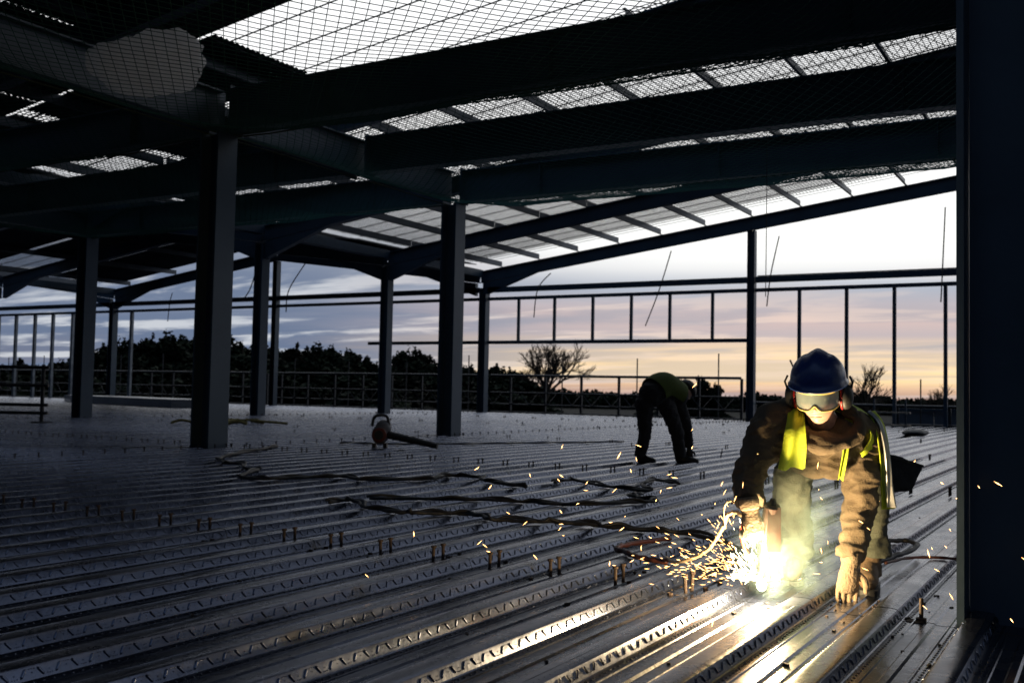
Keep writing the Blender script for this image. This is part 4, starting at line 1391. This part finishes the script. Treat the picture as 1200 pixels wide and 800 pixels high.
# --- tool pouch hanging at the hip
tp = thing('tool_pouch', 'black canvas tool pouch hanging behind the welder at the hip', 'pouch', (5.46, .91, .40))
pv = MB()
px_ = Vector((.5, -.86, 0)); pn = Vector((-.86, -.5, 0))
def pp(x, z, n_): return Vector((5.44, .92, .49)) + px_ * x + Vector((0, 0, z)) + pn * n_
outl = [(-.09, .09), (-.02, .085), (.085, .035), (.075, .0), (.03, -.085), (-.06, -.095), (-.095, -.085)]
k = len(outl)
pv.add([pp(x, z, .05) for x, z in outl] + [pp(x, z, -.05) for x, z in outl], [tuple(range(k)), tuple(range(2 * k - 1, k - 1, -1))] + [((j + 1) % k, j, k + j, k + (j + 1) % k) for j in range(k)])
link_re('sack', remeshed(pv, .010, 4, lambda q: .006 * mnoise.noise(q * 18)), 'dark_cloth', tp)
MB().tube(catmull([pp(-.09, .08, 0), pp(-.16, .14, .0), pp(-.24, .20, -.05)], 5), .012, 6).build('belt_loop', 'dark_cloth', tp)
MB().bar(pp(-.08, .088, .0), pp(.085, .038, .0), .11, .012).build('rim', 'black', tp)

# --- stud welding gun
sg = thing('welding_gun', 'dark stud welding gun held upright in the gloved hand over the sparks', 'welding gun', (4.64, 1.36, .05))
gt, gb = Vector((4.450, 1.290, .380)), Vector((4.500, 1.342, .13))
gd = (gb - gt).normalized()
MB().tube([gt - gd * .01, gt, gt + gd * .16, gt + gd * .18, gb], [.030, .036, .036, .026, .022], 16, ecc=[1.1] * 5).build('body', 'gun_body', sg, smooth=False)
gm2 = Matrix.Rotation(R(30), 3, 'Z')
MB().box(gt + gd * .10 + Vector((-.02, -.025, 0)), (.055, .055, .19), gm2).build('cover', 'gun_body', sg)
MB().tube([gb, gb + gd * .04, gb + gd * .06], [.016, .014, .010], 12).build('chuck', 'rust_steel', sg)
MB().tube([gb + gd * .05, gb + gd * .10], .008, 8).build('stud', 'rust_steel', sg)
for s in (-1, 1):
    o_ = Vector((.5, -.86, 0)) * (.034 * s)
    MB().tube([gb - gd * .02 + o_, gb + gd * .085 + o_], .005, 6).build('support_leg', 'rust_steel', sg)
MB().tube([gb + gd * .085 - Vector((.5, -.86, 0)) * .04, gb + gd * .085 + Vector((.5, -.86, 0)) * .04], .006, 6).build('foot_ring', 'rust_steel', sg)
MB().tube(catmull([gt + gd * .09, Vector((4.440, 1.345, .250)), Vector((4.435, 1.385, .250)), Vector((4.43, 1.425, .255))], 5), .019, 12).build('handle', 'black', sg)
MB().tube([gt - gd * .01, gt - gd * .035], [.02, .012], 10).build('end_cap', 'black', sg)

# --- stooping worker in the background
w2 = thing('person', 'person in dark clothes and yellow vest stooping to the deck in the background', 'person', (12.3, 5.0, 0))
pel = Vector((12.13, 5.06, .86)); bk_ = Vector((12.30, 4.98, .94)); nk = Vector((12.50, 4.87, .84))
j2 = MB()
j2.tube(catmull([pel + Vector((-.03, .03, -.03)), pel, bk_, nk, nk + Vector((.08, -.04, -.05))], 5), list(np.interp(np.linspace(0, 4, 21), range(5), [.12, .16, .17, .15, .08])), 22, ecc=[1.12] * 21, hint=(.4, .6, 0))
limb(j2, [(12.47, 4.86, .80), (12.565, 4.76, .46), (12.60, 4.735, .17)], [.085, .075, .065, .06, .05], .06, 7, 18, 3)
limb(j2, [(12.56, 4.99, .78), (12.66, 4.93, .47), (12.66, 4.85, .20)], [.085, .075, .065, .06, .05], .06, 7, 18, 4)
jo = link_re('jacket', remeshed(j2, .014, 2, cloth_disp), 'dark_cloth', w2)
t2 = MB()
t2.ball(pel, (.18, .17, .17), 18, 12)
limb(t2, [(12.07, 5.14, .74), (12.10, 5.15, .36), (12.135, 5.225, .06)], [.125, .10, .085, .08, .075], .06, 7, 18, 6)
limb(t2, [(12.27, 4.94, .76), (12.40, 4.83, .37), (12.485, 4.82, .06)], [.125, .10, .088, .08, .075], .06, 7, 18, 7)
link_re('trousers', remeshed(t2, .014, 2, cloth_disp), 'dark_cloth', w2)
boot((12.14, 5.22, .06), (12.17, 5.27, 0), (12.10, 5.0, 0), w2, 'black')
boot((12.49, 4.82, .06), (12.50, 4.88, 0), (12.56, 4.60, 0), w2, 'black')
hand((12.60, 4.735, .16), (.05, -.05, -1), (.5, -.86, 0), (-.8, -.4, 0), 1, [(.3, .5, .5)] * 4, w2, 'glove', 'black', 1.0)
hand((12.66, 4.85, .19), (.0, -.1, -1), (.5, -.86, 0), (-.8, -.4, 0), -1, [(.3, .5, .5)] * 4, w2, 'glove', 'black', 1.0)
f2 = Vector((.55, -.40, -.75))
hb = head_parts(w2, (12.63, 4.80, .90), basis(f2, (.7, -.4, .6)), False, 1.0, neck=tuple(nk))
M2 = basis(f2, (.7, -.4, .6))
def capfn(d, p): return p if d.z > -.15 else Vector((p.x * .8, p.y * .8, -.15 * .13))
MB().ball(Vector((12.63, 4.80, .90)) + M2 @ Vector((0, -.01, .025)), (.115, .14, .125), 24, 14, M2, capfn).build('helmet', 'black', w2, smooth=True)
v2 = MB()
for layer, off in ((0, .022), (1, .016)):
    vs = []
    path = catmull([pel + Vector((.02, -.01, .02)), bk_, nk], 6)
    for i, p in enumerate(path):
        t_ = (path[min(i + 1, 12)] - path[max(i - 1, 0)]).normalized()
        a_ = Vector((.5, .86, 0)); a_ = (a_ - t_ * a_.dot(t_)).normalized(); b_ = a_.cross(t_)
        if b_.z < 0: b_ = -b_
        r_ = np.interp(i, [0, 6, 12], [.165, .172, .152]) + off
        for j in range(17):
            th = -.5 + (math.pi + 1.0) * j / 16
            vs.append(p + a_ * math.cos(th) * r_ * 1.14 + b_ * math.sin(th) * (r_ + .01))
    fs = [(i * 17 + j, i * 17 + j + 1, (i + 1) * 17 + j + 1, (i + 1) * 17 + j) for i in range(12) for j in range(16)]
    v2.add(vs, fs if layer == 0 else [f[::-1] for f in fs])
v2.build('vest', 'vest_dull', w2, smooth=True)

# ------------------------------------------------------------------ the weld: arc, sparks, smoke
WELD = Vector((4.505, 1.350, .040))
arc_t = tag(MB().ball(WELD - Vector((0, 0, .012)), (.020, .020, .026), 14, 10).build('welding_arc', 'arc', origin=tuple(WELD)), 'blinding white welding arc on the deck under the gun', 'welding arc')
ld = bpy.data.lights.new('arc_light', 'POINT')
ld.energy = 135
ld.color = (1.0, .71, .36)
ld.shadow_soft_size = .03
lo = bpy.data.objects.new('arc_light', ld)
COL.objects.link(lo)
lo.location = WELD + Vector((-.135, -.060, .040))
spk, hot = MB(), MB()
def dart(mb, p, d, ln, r):
    d = Vector(d).normalized()
    a_ = d.orthogonal().normalized(); b_ = d.cross(a_)
    p = Vector(p)
    vs = [p - d * ln / 2, p + d * ln / 2] + [p + a_ * r * x + b_ * r * y for x, y in ((1, 0), (-.5, .87), (-.5, -.87))]
    mb.add(vs, [(0, 3, 2), (0, 4, 3), (0, 2, 4), (1, 2, 3), (1, 3, 4), (1, 4, 2)])
rs = random.Random(11)
for k in range(420):                                     # fountain thrown to the left of the gun
    sp = abs(rs.gauss(0, .17)) + .02
    a_ = rs.uniform(1.0, 2.9)
    p = WELD + Vector((sp * math.cos(a_) * 1.1, sp * math.sin(a_) * 1.25, abs(rs.gauss(.0, .11)) * (1 - .3 * sp)))
    d = p - WELD + Vector((rs.gauss(0, .05), rs.gauss(0, .05), rs.gauss(0, .06)))
    dart(hot if sp < .12 else spk, p, d, rs.uniform(.010, .034), rs.uniform(.0007, .0015))
for k in range(95):                                      # wider scatter
    a_ = rs.uniform(0, 6.28); sp = rs.uniform(.2, 1.3)
    p = WELD + Vector((sp * math.cos(a_), sp * math.sin(a_), abs(rs.gauss(0, .30)) * (1.2 - .4 * sp) + .02))
    d = Vector((math.cos(a_), math.sin(a_), rs.gauss(-.6, .8)))
    dart(spk, p, d, rs.uniform(.014, .040), rs.uniform(.0009, .0018))
for k in range(26):                                      # strays near the camera side and out over the deck
    p = Vector((rs.uniform(3.0, 9.0), rs.uniform(.25, 3.2), rs.uniform(.05, .75)))
    dart(spk, p, (rs.gauss(0, 1), rs.gauss(0, 1), rs.gauss(-1, .6)), rs.uniform(.018, .040), rs.uniform(.0011, .0020))
for nm, mb_, mt in (('welding_sparks', spk, 'spark'), ('welding_sparks', hot, 'spark_hot')):
    o = mb_.build(nm, mt)
    o['kind'] = 'stuff'
    tag(o, 'shower of orange sparks flying off the weld' if mt == 'spark' else 'dense white hot sparks right at the arc', 'sparks')
# smoke
SM = bpy.data.materials.new('smoke')
SM.use_nodes = True
t = SM.node_tree
t.nodes.clear()
pvn = t.nodes.new('ShaderNodeVolumePrincipled')
pvn.inputs['Color'].default_value = (.68, .96, .90, 1)
pvn.inputs['Anisotropy'].default_value = .25
tcn = t.nodes.new('ShaderNodeTexCoord')
ln_ = t.nodes.new('ShaderNodeVectorMath'); ln_.operation = 'LENGTH'
t.links.new(tcn.outputs['Object'], ln_.inputs[0])
fall = t.nodes.new('ShaderNodeMapRange'); fall.interpolation_type = 'SMOOTHSTEP'
fall.inputs[1].default_value = .25; fall.inputs[2].default_value = .98; fall.inputs[3].default_value = 1; fall.inputs[4].default_value = 0
t.links.new(ln_.outputs['Value'], fall.inputs[0])
nzn = t.nodes.new('ShaderNodeTexNoise')
nzn.inputs['Scale'].default_value = 2.6; nzn.inputs['Detail'].default_value = 5; nzn.inputs['Roughness'].default_value = .6; nzn.inputs['Distortion'].default_value = .6
t.links.new(tcn.outputs['Object'], nzn.inputs['Vector'])
mr = t.nodes.new('ShaderNodeMapRange'); mr.inputs[1].default_value = .42; mr.inputs[2].default_value = .72; mr.inputs[3].default_value = 0; mr.inputs[4].default_value = 1
t.links.new(nzn.outputs['Fac'], mr.inputs[0])
mu = t.nodes.new('ShaderNodeMath'); mu.operation = 'MULTIPLY'
t.links.new(fall.outputs[0], mu.inputs[0]); t.links.new(mr.outputs[0], mu.inputs[1])
mu2 = t.nodes.new('ShaderNodeMath'); mu2.operation = 'MULTIPLY'; mu2.inputs[1].default_value = 1.7
t.links.new(mu.outputs[0], mu2.inputs[0])
t.links.new(mu2.outputs[0], pvn.inputs['Density'])
t.links.new(pvn.outputs[0], t.nodes.new('ShaderNodeOutputMaterial').inputs['Volume'])
MATS['smoke'] = SM
me = MB().ball((0, 0, 0), 1.0, 24, 16).mesh('welding_smoke')
me.materials.append(SM)
so = bpy.data.objects.new('welding_smoke', me)
COL.objects.link(so)
so.location = (4.60, 1.25, .25)
so.scale = (.32, .31, .40)
so['kind'] = 'stuff'
tag(so, 'pale welding smoke drifting up before the knees', 'smoke')
